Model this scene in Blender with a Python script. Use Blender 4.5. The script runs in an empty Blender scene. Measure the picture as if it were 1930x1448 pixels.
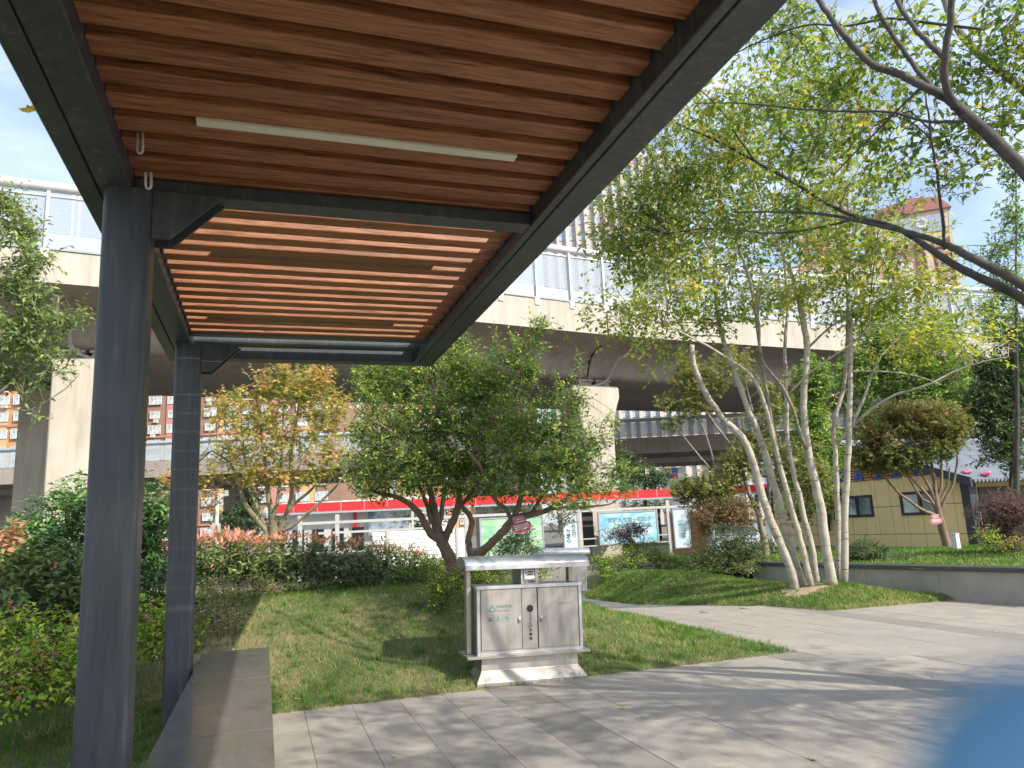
import bpy, bmesh, math, random
import numpy as np
from mathutils import Matrix, Vector, Euler
from mathutils import noise as mnoise

SC = bpy.context.scene
COL = SC.collection
rad = math.radians

# ------------------------------------------------------------------ camera
EYE = 1.35
FPX = 1400.0
_Y = np.array([-468., 291., FPX]); _Y /= np.linalg.norm(_Y)
_Z = np.array([-366., -7315., FPX]); _Z = _Z - _Y * (_Z @ _Y); _Z /= np.linalg.norm(_Z)
_X = np.cross(_Y, _Z)
if _X[0] < 0: _X = -_X
RM = np.array([_X, _Y, _Z])
CO = np.array([0., 0., EYE])
cam_data = bpy.data.cameras.new('camera')
cam = bpy.data.objects.new('camera', cam_data)
COL.objects.link(cam)
xr = RM @ np.array([1., 0, 0]); yu = -(RM @ np.array([0., 1, 0])); zb = -(RM @ np.array([0., 0, 1]))
M = Matrix(((xr[0], yu[0], zb[0], 0), (xr[1], yu[1], zb[1], 0), (xr[2], yu[2], zb[2], EYE), (0, 0, 0, 1)))
cam.matrix_world = M
cam_data.sensor_width = 36.0
cam_data.lens = 36.0 * FPX / 1930.0
cam_data.clip_start = 0.01
cam_data.clip_end = 3000.0
cam_data.dof.use_dof = True
cam_data.dof.focus_distance = 9.0
cam_data.dof.aperture_fstop = 4.5
SC.camera = cam

# ------------------------------------------------------------------ sky and sun
SUN_EL = 36.5
SUN_DIR = Vector((0.52, -0.87, 0)).normalized()          # horizontal direction towards the sun
world = bpy.data.worlds.new('World'); SC.world = world
world.use_nodes = True
wn = world.node_tree; wn.nodes.clear()
def wnode(t, **k):
    n = wn.nodes.new(t)
    for a, b in k.items(): setattr(n, a, b)
    return n
sky = wnode('ShaderNodeTexSky', sky_type='NISHITA', sun_disc=False)
sky.sun_elevation = rad(SUN_EL)
sky.sun_rotation = math.atan2(SUN_DIR.x, SUN_DIR.y)
sky.air_density = 1.0; sky.dust_density = 1.6; sky.ozone_density = 1.0
geo = wnode('ShaderNodeTexCoord')
mp = wnode('ShaderNodeMapping'); mp.inputs['Scale'].default_value = (1.1, 1.1, 3.2)
n1 = wnode('ShaderNodeTexNoise'); n1.inputs['Scale'].default_value = 2.2; n1.inputs['Detail'].default_value = 8; n1.inputs['Roughness'].default_value = .55
rp = wnode('ShaderNodeValToRGB'); rp.color_ramp.elements[0].position = .38; rp.color_ramp.elements[1].position = .66
rp.color_ramp.elements[0].color = (.16, .16, .16, 1); rp.color_ramp.elements[1].color = (.92, .92, .92, 1)
mx = wnode('ShaderNodeMix', data_type='RGBA')
mx.inputs['B'].default_value = (4.4, 5.0, 6.0, 1)
bg = wnode('ShaderNodeBackground'); bg.inputs['Strength'].default_value = 0.15
wo = wnode('ShaderNodeOutputWorld')
wn.links.new(geo.outputs['Generated'], mp.inputs['Vector']); wn.links.new(mp.outputs[0], n1.inputs['Vector'])
wn.links.new(n1.outputs[0], rp.inputs[0]); wn.links.new(rp.outputs[0], mx.inputs['Factor'])
wn.links.new(sky.outputs[0], mx.inputs['A']); wn.links.new(mx.outputs['Result'], bg.inputs['Color']); wn.links.new(bg.outputs[0], wo.inputs[0])

sl = bpy.data.lights.new('sun', 'SUN'); sl.energy = 3.7; sl.angle = rad(0.55); sl.color = (1.0, .915, .79)
so = bpy.data.objects.new('sun', sl); COL.objects.link(so)
sv = Vector((SUN_DIR.x * math.cos(rad(SUN_EL)), SUN_DIR.y * math.cos(rad(SUN_EL)), math.sin(rad(SUN_EL))))
so.rotation_euler = (-sv).to_track_quat('-Z', 'Y').to_euler()
so.location = (8, -14, 20)

SC.view_settings.view_transform = 'Standard'
SC.view_settings.look = 'None'
SC.view_settings.exposure = 0.85
SC.view_settings.gamma = 1.0
SC.view_settings.use_curve_mapping = False
try:
    SC.cycles.max_bounces = 8; SC.cycles.transparent_max_bounces = 12
    SC.cycles.diffuse_bounces = 4; SC.cycles.glossy_bounces = 3; SC.cycles.transmission_bounces = 6
    SC.cycles.sample_clamp_indirect = 6.0
except Exception: pass

# ------------------------------------------------------------------ placing helpers (photo pixel of the 1930 px picture + real distance)
def ray(px, py):
    return RM @ np.array([(px - 965.) / FPX, (py - 724.) / FPX, 1.])
def at(px, py, d):
    return CO + ray(px, py) * d
def pz(px, d, z):
    "point on column px at distance d and height z"
    u = (px - 965.) / FPX
    v = ((z - EYE) / d - RM[2, 0] * u - RM[2, 2]) / RM[2, 1]
    return CO + (RM @ np.array([u, v, 1.])) * d
def gz(px, py, z=0.):
    r = ray(px, py); return CO + r * ((z - EYE) / r[2])
def V(a): return Vector((float(a[0]), float(a[1]), float(a[2])))

# ------------------------------------------------------------------ materials
MATS = {}
def nmat(name):
    m = bpy.data.materials.new(name); m.use_nodes = True
    nt = m.node_tree; nt.nodes.clear()
    out = nt.nodes.new('ShaderNodeOutputMaterial'); b = nt.nodes.new('ShaderNodeBsdfPrincipled')
    nt.links.new(b.outputs[0], out.inputs[0])
    MATS[name] = m
    return m, nt, b, out
def coords(nt, kind='Object', scale=(1, 1, 1), rnd=False):
    tc = nt.nodes.new('ShaderNodeTexCoord'); mpn = nt.nodes.new('ShaderNodeMapping')
    mpn.inputs['Scale'].default_value = scale
    nt.links.new(tc.outputs[kind], mpn.inputs['Vector'])
    if rnd:
        oi = nt.nodes.new('ShaderNodeObjectInfo'); ml = nt.nodes.new('ShaderNodeMath'); ml.operation = 'MULTIPLY'; ml.inputs[1].default_value = 40
        nt.links.new(oi.outputs['Random'], ml.inputs[0]); nt.links.new(ml.outputs[0], mpn.inputs['Location'])
    return mpn.outputs[0]
def noise(nt, vec, scale, detail=4, rough=.55, dist=0.):
    n = nt.nodes.new('ShaderNodeTexNoise'); n.inputs['Scale'].default_value = scale; n.inputs['Detail'].default_value = detail
    n.inputs['Roughness'].default_value = rough; n.inputs['Distortion'].default_value = dist
    nt.links.new(vec, n.inputs['Vector']); return n.outputs[0]
def ramp(nt, fac, stops):
    r = nt.nodes.new('ShaderNodeValToRGB'); e = r.color_ramp.elements
    while len(e) < len(stops): e.new(.5)
    for i, (p, c) in enumerate(stops): e[i].position = p; e[i].color = (c[0], c[1], c[2], 1)
    nt.links.new(fac, r.inputs[0]); return r.outputs[0]
def mixc(nt, fac, a, b, mode='MIX'):
    m = nt.nodes.new('ShaderNodeMix'); m.data_type = 'RGBA'; m.blend_type = mode
    for s, v in (('Factor', fac), ('A', a), ('B', b)):
        if isinstance(v, (int, float)): m.inputs[s].default_value = v
        elif isinstance(v, tuple): m.inputs[s].default_value = (v[0], v[1], v[2], 1)
        else: nt.links.new(v, m.inputs[s])
    return m.outputs['Result']
def bump(nt, b, h, strength, dist=.01):
    bn = nt.nodes.new('ShaderNodeBump'); bn.inputs['Strength'].default_value = strength; bn.inputs['Distance'].default_value = dist
    nt.links.new(h, bn.inputs['Height']); nt.links.new(bn.outputs[0], b.inputs['Normal'])
def mk(name, c1, c2=None, rough=.6, metal=0., scale=3., stretch=(1, 1, 1), bumps=0., bscale=60., fine=0., fcol=None, spec=.5, rnd=False, lo=.3, hi=.7):
    m, nt, b, out = nmat(name)
    b.inputs['Roughness'].default_value = rough; b.inputs['Metallic'].default_value = metal
    b.inputs['Specular IOR Level'].default_value = spec
    c2 = c2 or tuple(x * .8 for x in c1)
    v = coords(nt, scale=stretch, rnd=rnd)
    col = ramp(nt, noise(nt, v, scale, 5), [(lo, c1), (hi, c2)])
    if fine:
        v2 = coords(nt)
        col = mixc(nt, fine, col, ramp(nt, noise(nt, v2, bscale, 3, .7), [(.3, (.25, .25, .25)), (.7, (1.6, 1.6, 1.6))]), 'MULTIPLY')
    nt.links.new(col, b.inputs['Base Color'])
    if bumps: bump(nt, b, noise(nt, coords(nt), bscale, 3), bumps)
    return m

# paint and metal
def dark_paint():
    m, nt, b, out = nmat('charcoal_paint')
    v = coords(nt, scale=(3, 3, .25))
    streak = noise(nt, v, 9, 6, .62, .6)
    col = ramp(nt, streak, [(.35, (.036, .044, .054)), (.58, (.052, .062, .073)), (.68, (.085, .095, .105)), (.76, (.16, .17, .18))])
    dust = ramp(nt, noise(nt, coords(nt), 2.2, 5), [(.42, (1, 1, 1)), (.7, (1.5, 1.42, 1.3))])
    nt.links.new(mixc(nt, 1., col, dust, 'MULTIPLY'), b.inputs['Base Color'])
    b.inputs['Roughness'].default_value = .42
    bump(nt, b, noise(nt, coords(nt), 500, 2), .12, .002)
dark_paint()
def wood():
    m, nt, b, out = nmat('red_brown_wood')
    v = coords(nt, scale=(.9, 14, 14), rnd=True)
    g = noise(nt, v, 3.0, 8, .62, 1.6)
    v2 = coords(nt, scale=(1.6, 90, 90), rnd=True)
    f = noise(nt, v2, 3.0, 3, .6, .3)
    c = ramp(nt, g, [(.30, (.060, .023, .011)), (.42, (.25, .098, .042)), (.58, (.37, .162, .076)), (.75, (.30, .125, .056))])
    c2 = ramp(nt, f, [(.34, (.40, .36, .33)), (.50, (.95, .93, .92)), (.66, (1.14, 1.12, 1.10))])
    c = mixc(nt, 1., c, c2, 'MULTIPLY')
    oi = nt.nodes.new('ShaderNodeObjectInfo')
    c = mixc(nt, 1., c, ramp(nt, oi.outputs['Random'], [(0, (.85, .8, .8)), (1, (1.12, 1.15, 1.15))]), 'MULTIPLY')
    nt.links.new(c, b.inputs['Base Color']); b.inputs['Roughness'].default_value = .52
    bump(nt, b, f, .25, .003)
wood()
def granite(name, base, var, dark, rough, spec=.5, sc=380., rnd=True, stain=.5, bmp=.25):
    m, nt, b, out = nmat(name)
    s = noise(nt, coords(nt, rnd=rnd), sc, 2, .8)
    c = ramp(nt, s, [(.33, dark), (.47, base), (.60, base), (.72, var)])
    c = mixc(nt, 1., c, ramp(nt, noise(nt, coords(nt, rnd=rnd), 85, 4, .8), [(.3, (.80, .80, .81)), (.7, (1.16, 1.15, 1.13))]), 'MULTIPLY')
    c = mixc(nt, 1., c, ramp(nt, noise(nt, coords(nt, rnd=rnd), 9, 5, .7), [(.35, (.93, .92, .91)), (.65, (1.05, 1.04, 1.02))]), 'MULTIPLY')
    st = ramp(nt, noise(nt, coords(nt, kind='Object', rnd=rnd), 1.1, 7, .65), [(.3, (1 - .35 * stain,) * 3), (.62, (1.04, 1.03, 1.0))])
    c = mixc(nt, 1., c, st, 'MULTIPLY')
    if rnd:
        oi = nt.nodes.new('ShaderNodeObjectInfo')
        c = mixc(nt, 1., c, ramp(nt, oi.outputs['Random'], [(0, (.95, .955, .96)), (1, (1.04, 1.035, 1.03))]), 'MULTIPLY')
    nt.links.new(c, b.inputs['Base Color']); b.inputs['Roughness'].default_value = rough; b.inputs['Specular IOR Level'].default_value = spec
    if bmp: bump(nt, b, s, bmp, .002)
granite('paving_granite', (.335, .305, .27), (.45, .415, .37), (.20, .19, .175), .78)
granite('paving_granite_dark', (.25, .235, .21), (.34, .32, .29), (.14, .135, .125), .75)
granite('wall_granite', (.40, .375, .345), (.52, .49, .45), (.22, .21, .20), .75, rnd=False, stain=.8)
granite('cap_granite', (.075, .078, .082), (.13, .13, .135), (.035, .036, .038), .30, rnd=False)
def bench_mat():
    m, nt, b, out = nmat('bench_granite')
    s = noise(nt, coords(nt), 420, 2, .8)
    c = ramp(nt, s, [(.35, (.085, .084, .082)), (.6, (.125, .122, .118)), (.74, (.19, .186, .178))])
    v = noise(nt, coords(nt, scale=(1, .25, 1)), 3.2, 7, .7, 1.2)
    c = mixc(nt, 1., c, ramp(nt, v, [(.46, (1, 1, 1)), (.505, (1.25, 1.22, 1.2)), (.53, (1, 1, 1)), (.75, (1.35, 1.3, 1.22))]), 'MULTIPLY')
    nt.links.new(c, b.inputs['Base Color'])
    r = ramp(nt, noise(nt, coords(nt), 5, 6, .7), [(.3, (.10,) * 3), (.75, (.30,) * 3)])
    nt.links.new(r, b.inputs['Roughness']); b.inputs['Specular IOR Level'].default_value = .7
bench_mat()
def steel(name, base=(.60, .575, .54), rough=.34, st=.6):
    m, nt, b, out = nmat(name)
    br = noise(nt, coords(nt, scale=(1.5, 1.5, 160)), 3, 4, .7)
    stn = noise(nt, coords(nt, scale=(9, 9, 1.1)), 2.2, 7, .68, .8)
    c = ramp(nt, stn, [(.30, tuple(x * (1 - st * .62) for x in base)), (.46, base), (.8, tuple(min(1, x * 1.12) for x in base))])
    c = mixc(nt, .5, c, ramp(nt, br, [(.3, (.85,) * 3), (.7, (1.08,) * 3)]), 'MULTIPLY')
    nt.links.new(c, b.inputs['Base Color']); b.inputs['Metallic'].default_value = .82
    r = ramp(nt, noise(nt, coords(nt), 6, 6, .7), [(.3, (rough * .85,) * 3), (.7, (rough * 1.5,) * 3)])
    nt.links.new(r, b.inputs['Roughness'])
    bump(nt, b, br, .05, .001)
steel('brushed_steel', (.40, .375, .345), .38, .45); steel('clean_steel', (.50, .51, .525), .36, .3)
def concrete(name, base, stain=(.55, .52, .48), sc=1.0, joint=None):
    m, nt, b, out = nmat(name)
    v = coords(nt, scale=(1.2 * sc, 1.2 * sc, .12 * sc))
    s = noise(nt, v, 2.2, 7, .66, .5)
    c = ramp(nt, s, [(.30, tuple(x * y for x, y in zip(base, stain))), (.50, base), (.78, tuple(x * 1.10 for x in base))])
    c = mixc(nt, 1., c, ramp(nt, noise(nt, coords(nt), .35, 6, .6), [(.3, (.84, .83, .80)), (.7, (1.06, 1.05, 1.04))]), 'MULTIPLY')
    nt.links.new(c, b.inputs['Base Color']); b.inputs['Roughness'].default_value = .85
    bump(nt, b, noise(nt, coords(nt), 14, 5), .12, .02)
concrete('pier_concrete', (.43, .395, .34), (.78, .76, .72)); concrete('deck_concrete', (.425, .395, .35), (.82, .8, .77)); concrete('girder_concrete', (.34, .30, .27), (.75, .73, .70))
mk('white_metal', (.55, .57, .59), (.46, .48, .50), .45, .1)
mk('bracket_white', (.70, .70, .70), (.6, .6, .6), .5)
mk('grey_panel', (.36, .40, .44), (.31, .35, .39), .4)
mk('pipe_grey', (.40, .39, .37), (.30, .29, .27), .6)
mk('lamp_white', (.68, .67, .58), (.60, .59, .50), .5)
mk('lamp_housing', (.16, .10, .07), (.11, .07, .05), .5)
mk('hook_white', (.55, .52, .47), (.45, .42, .38), .5)
mk('roof_cover', (.05, .045, .04), (.03, .03, .03), .8)
mk('black_paint', (.012, .012, .012), (.02, .02, .02), .5)
mk('teal_print', (.03, .19, .17), (.06, .26, .23), .6)
mk('faded_print', (.22, .15, .14), (.30, .22, .2), .6)
mk('soil', (.13, .10, .065), (.20, .155, .10), .95, bumps=.6, bscale=40, fine=.5)
mk('dry_soil', (.42, .32, .21), (.34, .25, .16), .95, bumps=.6, bscale=40, fine=.35)
def lawn_ground():
    m, nt, b, out = nmat('lawn_soil')
    n = noise(nt, coords(nt), 1.3, 6, .6)
    f = noise(nt, coords(nt), 55, 4, .7)
    c = ramp(nt, n, [(.35, (.08, .11, .035)), (.5, (.15, .15, .06)), (.66, (.28, .23, .12))])
    c = mixc(nt, .8, c, ramp(nt, f, [(.3, (.35, .35, .3)), (.7, (1.4, 1.35, 1.3))]), 'MULTIPLY')
    nt.links.new(c, b.inputs['Base Color']); b.inputs['Roughness'].default_value = .95
    bump(nt, b, f, .8, .02)
lawn_ground()
mk('paving_bed', (.12, .115, .10), (.15, .14, .12), .95)
mk('ground_earth', (.11, .11, .085), (.16, .15, .12), .95, scale=.3)
mk('asphalt', (.05, .05, .052), (.07, .07, .07), .9, scale=.5)
mk('red_fascia', (.62, .012, .020), (.70, .02, .03), .38, scale=.6)
mk('red_fascia_seam', (.75, .20, .20), (.7, .16, .16), .4)
mk('board_grey', (.42, .41, .39), (.36, .35, .33), .55)
mk('frame_grey', (.30, .33, .35), (.25, .28, .3), .4)
mk('dark_screen', (.055, .05, .045), (.035, .032, .03), .8, stretch=(30, 30, .5), scale=1)
mk('white_slat', (.74, .74, .75), (.68, .68, .69), .5)
mk('cream_panel', (.78, .60, .31), (.72, .545, .27), .8, scale=.8)
mk('joint_dark', (.03, .022, .015), (.02, .016, .01), .9)
mk('orange_slat', (.55, .27, .11), (.48, .22, .085), .7)
mk('orange_back', (.10, .045, .02), (.08, .035, .015), .8)
mk('blue_letter', (.012, .085, .40), (.015, .10, .45), .5)
mk('roof_tile', (.27, .30, .345), (.19, .215, .25), .8, scale=1.5, spec=.15)
mk('roof_dark', (.035, .045, .065), (.03, .04, .055), .5)
mk('column_dark', (.022, .026, .035), (.03, .034, .043), .5)
mk('window_frame_dark', (.018, .018, .02), (.025, .025, .028), .5)
def glass(name, tint=(.10, .13, .15), rough=.06):
    m, nt, b, out = nmat(name)
    c = ramp(nt, noise(nt, coords(nt), 1.4, 4, .6), [(.35, tuple(x * .6 for x in tint)), (.65, tuple(x * 1.7 for x in tint))])
    nt.links.new(c, b.inputs['Base Color']); b.inputs['Roughness'].default_value = rough; b.inputs['Specular IOR Level'].default_value = .9
glass('window_glass'); glass('blue_glass', (.26, .31, .37)); glass('pale_glass', (.34, .40, .42), .1)
def mesh_glass(name, col, op, lines=0.):
    m, nt, b, out = nmat(name)
    b.inputs['Base Color'].default_value = (*col, 1); b.inputs['Roughness'].default_value = .25
    tr = nt.nodes.new('ShaderNodeBsdfTransparent'); tr.inputs[0].default_value = (.93, .95, .97, 1)
    ms = nt.nodes.new('ShaderNodeMixShader'); ms.inputs[0].default_value = op
    if lines:
        w = nt.nodes.new('ShaderNodeTexWave'); w.bands_direction = 'Z'; w.inputs['Scale'].default_value = lines; w.inputs['Distortion'].default_value = .3
        nt.links.new(coords(nt), w.inputs['Vector'])
        r = ramp(nt, w.outputs['Fac'], [(.3, (op * .8,) * 3), (.7, (min(1, op * 1.3),) * 3)])
        nt.links.new(r, ms.inputs[0])
    nt.links.new(tr.outputs[0], ms.inputs[1]); nt.links.new(b.outputs[0], ms.inputs[2]); nt.links.new(ms.outputs[0], out.inputs[0])
mesh_glass('barrier_sheet', (.38, .43, .49), .52, 3.2); mesh_glass('ramp_sheet', (.50, .56, .58), .55)
for nme, c in {'wall_orange': (.50, .27, .13), 'wall_orange_light': (.56, .36, .19), 'wall_pink': (.46, .22, .19), 'wall_brown': (.27, .17, .13), 'wall_cream': (.55, .47, .37), 'wall_taupe': (.50, .455, .43), 'wall_grey': (.36, .34, .33), 'wall_rose': (.38, .20, .18), 'roof_red': (.36, .16, .14), 'fin_peach': (.55, .48, .43), 'trim_white': (.66, .65, .63)}.items():  # taupe and peach paled towards the sky: distance haze put into the colour
    mk(nme, c, tuple(x * .88 for x in c), .85, scale=.3)

def leafmat(name, stops, trans=.38, rough=.5, spec=.35):
    m, nt, b, out = nmat(name)
    a = nt.nodes.new('ShaderNodeAttribute'); a.attribute_name = 'v'
    c = ramp(nt, a.outputs['Fac'], stops)
    nt.links.new(c, b.inputs['Base Color']); b.inputs['Roughness'].default_value = rough; b.inputs['Specular IOR Level'].default_value = spec
    t = nt.nodes.new('ShaderNodeBsdfTranslucent')
    tcol = mixc(nt, 1., c, (1.15, 1.25, .6), 'MULTIPLY'); nt.links.new(tcol, t.inputs['Color'])
    ms = nt.nodes.new('ShaderNodeMixShader'); ms.inputs[0].default_value = trans
    nt.links.new(b.outputs[0], ms.inputs[1]); nt.links.new(t.outputs[0], ms.inputs[2]); nt.links.new(ms.outputs[0], out.inputs[0])
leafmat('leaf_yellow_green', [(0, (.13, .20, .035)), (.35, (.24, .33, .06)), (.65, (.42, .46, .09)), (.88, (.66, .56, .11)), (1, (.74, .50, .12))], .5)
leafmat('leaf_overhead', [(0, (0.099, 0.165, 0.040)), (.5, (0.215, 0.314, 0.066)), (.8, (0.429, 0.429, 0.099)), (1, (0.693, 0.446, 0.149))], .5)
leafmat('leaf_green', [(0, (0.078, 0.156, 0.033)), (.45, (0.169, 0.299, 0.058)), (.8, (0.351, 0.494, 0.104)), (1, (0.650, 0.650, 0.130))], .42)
leafmat('leaf_osmanthus', [(0, (0.109, 0.182, 0.055)), (.5, (0.237, 0.346, 0.109)), (1, (0.455, 0.510, 0.182))], .35)
leafmat('leaf_maple', [(0, (.28, .33, .07)), (.35, (.46, .48, .11)), (.6, (.66, .58, .18)), (.82, (.74, .46, .24)), (1, (.76, .38, .24))], .5)
leafmat('leaf_maple_dull', [(0, (0.115, 0.161, 0.046)), (.45, (0.230, 0.270, 0.081)), (.75, (0.345, 0.287, 0.103)), (1, (0.483, 0.287, 0.149))], .45)
leafmat('leaf_camellia', [(0, (0.049, 0.123, 0.036)), (.5, (0.112, 0.246, 0.063)), (.9, (0.246, 0.426, 0.112)), (1, (0.800, 0.800, 0.112))], .22, .35, .5)
leafmat('leaf_photinia', [(0, (0.054, 0.109, 0.033)), (.55, (0.145, 0.217, 0.064)), (.80, (0.290, 0.344, 0.109)), (.83, (0.761, 0.271, 0.181)), (1, (0.800, 0.362, 0.271))], .3, .4, .5)
leafmat('leaf_low', [(0, (0.108, 0.180, 0.036)), (.5, (0.288, 0.450, 0.054)), (.8, (0.612, 0.756, 0.090)), (.86, (0.396, 0.180, 0.090)), (1, (0.540, 0.234, 0.162))], .4)
leafmat('leaf_dry_shrub', [(0, (0.112, 0.136, 0.056)), (.5, (0.224, 0.256, 0.096)), (1, (0.544, 0.448, 0.224))], .3)
leafmat('leaf_purple', [(0, (.10, .045, .045)), (.6, (.20, .085, .08)), (1, (.34, .17, .14))], .35)
leafmat('leaf_deep', [(0, (0.042, 0.086, 0.035)), (.6, (0.096, 0.173, 0.058)), (1, (0.192, 0.288, 0.096))], .3)
leafmat('leaf_olive', [(0, (.13, .17, .045)), (.45, (.26, .30, .08)), (.8, (.42, .40, .12)), (1, (.50, .33, .15))], .45)
leafmat('leaf_reddish', [(0, (0.126, 0.126, 0.042)), (.4, (0.238, 0.210, 0.070)), (.7, (0.364, 0.168, 0.098)), (1, (0.504, 0.210, 0.126))], .35)
leafmat('grass_blade', [(0, (.055, .135, .022)), (.42, (.10, .215, .035)), (.66, (.18, .285, .06)), (.84, (.38, .37, .15)), (1, (.54, .46, .27))], .35, .6, .25)
leafmat('fallen', [(0, (.45, .30, .06)), (.5, (.50, .40, .20)), (1, (.22, .10, .05))], .2)
def bark(name, c1, c2, band=True):
    m, nt, b, out = nmat(name)
    n = noise(nt, coords(nt, scale=(1, 1, 1)), 5, 6, .65)
    c = ramp(nt, n, [(.32, c2), (.5, c1), (.75, tuple(min(1, x * 1.15) for x in c1))])
    if band:
        n2 = noise(nt, coords(nt, scale=(1.2, 1.2, 16)), 2.0, 4, .65, .4)
        c = mixc(nt, 1., c, ramp(nt, n2, [(.33, (.42, .38, .34)), (.42, (1, 1, 1))]), 'MULTIPLY')
    nt.links.new(c, b.inputs['Base Color']); b.inputs['Roughness'].default_value = .85
    bump(nt, b, n, .5, .01)
bark('bark_pale', (.40, .375, .315), (.24, .22, .18)); bark('bark_dark', (.075, .068, .06), (.035, .032, .03)); bark('bark_brown', (.21, .15, .11), (.10, .07, .055), False)
bark('bark_grey', (.24, .215, .175), (.13, .115, .09)); bark('bark_green_grey', (.22, .20, .12), (.12, .11, .07), False)

# ------------------------------------------------------------------ mesh helpers
class MB:
    def __init__(s): s.v = []; s.f = []; s.m = []
    def add(s, vs, fs, mi=0):
        o = len(s.v); s.v += [tuple(map(float, p)) for p in vs]; s.f += [tuple(i + o for i in f) for f in fs]; s.m += [mi] * len(fs); return s
    def box(s, c, size, R=None, mi=0):
        hx, hy, hz = [a / 2 for a in size]
        vs = [Vector((x, y, z)) for x in (-hx, hx) for y in (-hy, hy) for z in (-hz, hz)]
        if R is not None: vs = [R @ v for v in vs]
        c = Vector(c); vs = [v + c for v in vs]
        return s.add(vs, [(0, 1, 3, 2), (4, 6, 7, 5), (0, 4, 5, 1), (2, 3, 7, 6), (0, 2, 6, 4), (1, 5, 7, 3)], mi)
    def bb(s, x0, x1, y0, y1, z0, z1, mi=0):
        return s.box(((x0 + x1) / 2, (y0 + y1) / 2, (z0 + z1) / 2), (x1 - x0, y1 - y0, z1 - z0), None, mi)
    def rbox(s, x0, x1, y0, y1, z0, z1, r, axis='z', mi=0, seg=3):
        "box with rounded vertical (axis) edges"
        if axis == 'z': a0, a1, b0, b1, c0, c1 = x0, x1, y0, y1, z0, z1; f = lambda a, b, c: (a, b, c)
        elif axis == 'y': a0, a1, b0, b1, c0, c1 = x0, x1, z0, z1, y0, y1; f = lambda a, b, c: (a, c, b)
        else: a0, a1, b0, b1, c0, c1 = y0, y1, z0, z1, x0, x1; f = lambda a, b, c: (c, a, b)
        pts = []
        for cx, cy, st in ((a1 - r, b1 - r, 0), (a0 + r, b1 - r, 90), (a0 + r, b0 + r, 180), (a1 - r, b0 + r, 270)):
            for k in range(seg + 1):
                t = rad(st + 90 * k / seg); pts.append((cx + r * math.cos(t), cy + r * math.sin(t)))
        n = len(pts); vs = [f(p[0], p[1], c0) for p in pts] + [f(p[0], p[1], c1) for p in pts]
        fs = [(i, (i + 1) % n, n + (i + 1) % n, n + i) for i in range(n)] + [tuple(range(n))[::-1], tuple(range(n, 2 * n))]
        return s.add(vs, fs, mi)
    def extrude(s, prof, a, b, mi=0, cap=True):
        "prof: list of 3D points at a; b: offset vector"
        n = len(prof); b = Vector(b); a = Vector(a)
        vs = [Vector(p) + a for p in prof] + [Vector(p) + a + b for p in prof]
        fs = [(i, (i + 1) % n, n + (i + 1) % n, n + i) for i in range(n)]
        if cap: fs += [tuple(range(n))[::-1], tuple(range(n, 2 * n))]
        return s.add(vs, fs, mi)
    def tube(s, pts, r, n=8, mi=0, cap=True):
        pts = [Vector(tuple(map(float, p))) for p in pts]
        if isinstance(r, (int, float)): r = [r] * len(pts)
        vs = []; up = None
        for i, p in enumerate(pts):
            t = (pts[min(i + 1, len(pts) - 1)] - pts[max(i - 1, 0)]).normalized()
            if up is None:
                up = Vector((0, 0, 1)) if abs(t.z) < .9 else Vector((1, 0, 0))
            a = up - t * up.dot(t)
            if a.length < 1e-4: a = t.orthogonal()
            a.normalize(); b = t.cross(a); up = a
            for k in range(n):
                q = 2 * math.pi * k / n; vs.append(p + (a * math.cos(q) + b * math.sin(q)) * r[i])
        fs = []
        for i in range(len(pts) - 1):
            for k in range(n):
                fs.append((i * n + k, i * n + (k + 1) % n, (i + 1) * n + (k + 1) % n, (i + 1) * n + k))
        if cap: fs += [tuple(range(n))[::-1], tuple(range((len(pts) - 1) * n, len(pts) * n))]
        return s.add(vs, fs, mi)
    def quad(s, a, b, c, d, mi=0): return s.add([a, b, c, d], [(0, 1, 2, 3)], mi)
    def mesh(s, name, mats, smooth=False, bevel=0.):
        me = bpy.data.meshes.new(name); me.from_pydata(s.v, [], s.f)
        if isinstance(mats, str): mats = [mats]
        for m in mats: me.materials.append(MATS[m])
        if any(s.m): me.polygons.foreach_set('material_index', s.m)
        me.validate()
        bm = bmesh.new(); bm.from_mesh(me); bmesh.ops.recalc_face_normals(bm, faces=bm.faces)
        if bevel: bmesh.ops.bevel(bm, geom=list(bm.edges), offset=bevel, segments=1, affect='EDGES', clamp_overlap=True)
        bm.to_mesh(me); bm.free()
        if smooth: me.polygons.foreach_set('use_smooth', [True] * len(me.polygons))
        me.update(); return me
    def obj(s, name, mats, parent=None, smooth=False, bevel=0.):
        return link(name, s.mesh(name, mats, smooth, bevel), parent)
def link(name, me, parent=None, loc=None):
    o = bpy.data.objects.new(name, me); COL.objects.link(o)
    if loc is not None: o.location = loc
    if parent is not None:
        o.parent = parent; o.matrix_parent_inverse = Matrix.Translation(wloc(parent)).inverted()
    return o
WL = {}
def wloc(o): return Vector(WL.get(o.name, (0, 0, 0)))
def thing(name, label, cat, loc=(0, 0, 0), group=None):
    o = bpy.data.objects.new(name, None); COL.objects.link(o); o.empty_display_size = .2
    loc = tuple(map(float, loc)); o.location = loc; WL[o.name] = loc
    o['label'] = label; o['category'] = cat
    if group: o['group'] = group
    return o
def tag(o, label, cat, group=None):
    o['label'] = label; o['category'] = cat
    if group: o['group'] = group
    return o
def struct(o): o['kind'] = 'structure'; return o
def stuff(o): o['kind'] = 'stuff'; return o
FONT = bpy.data.fonts.get('Bfont')
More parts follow.
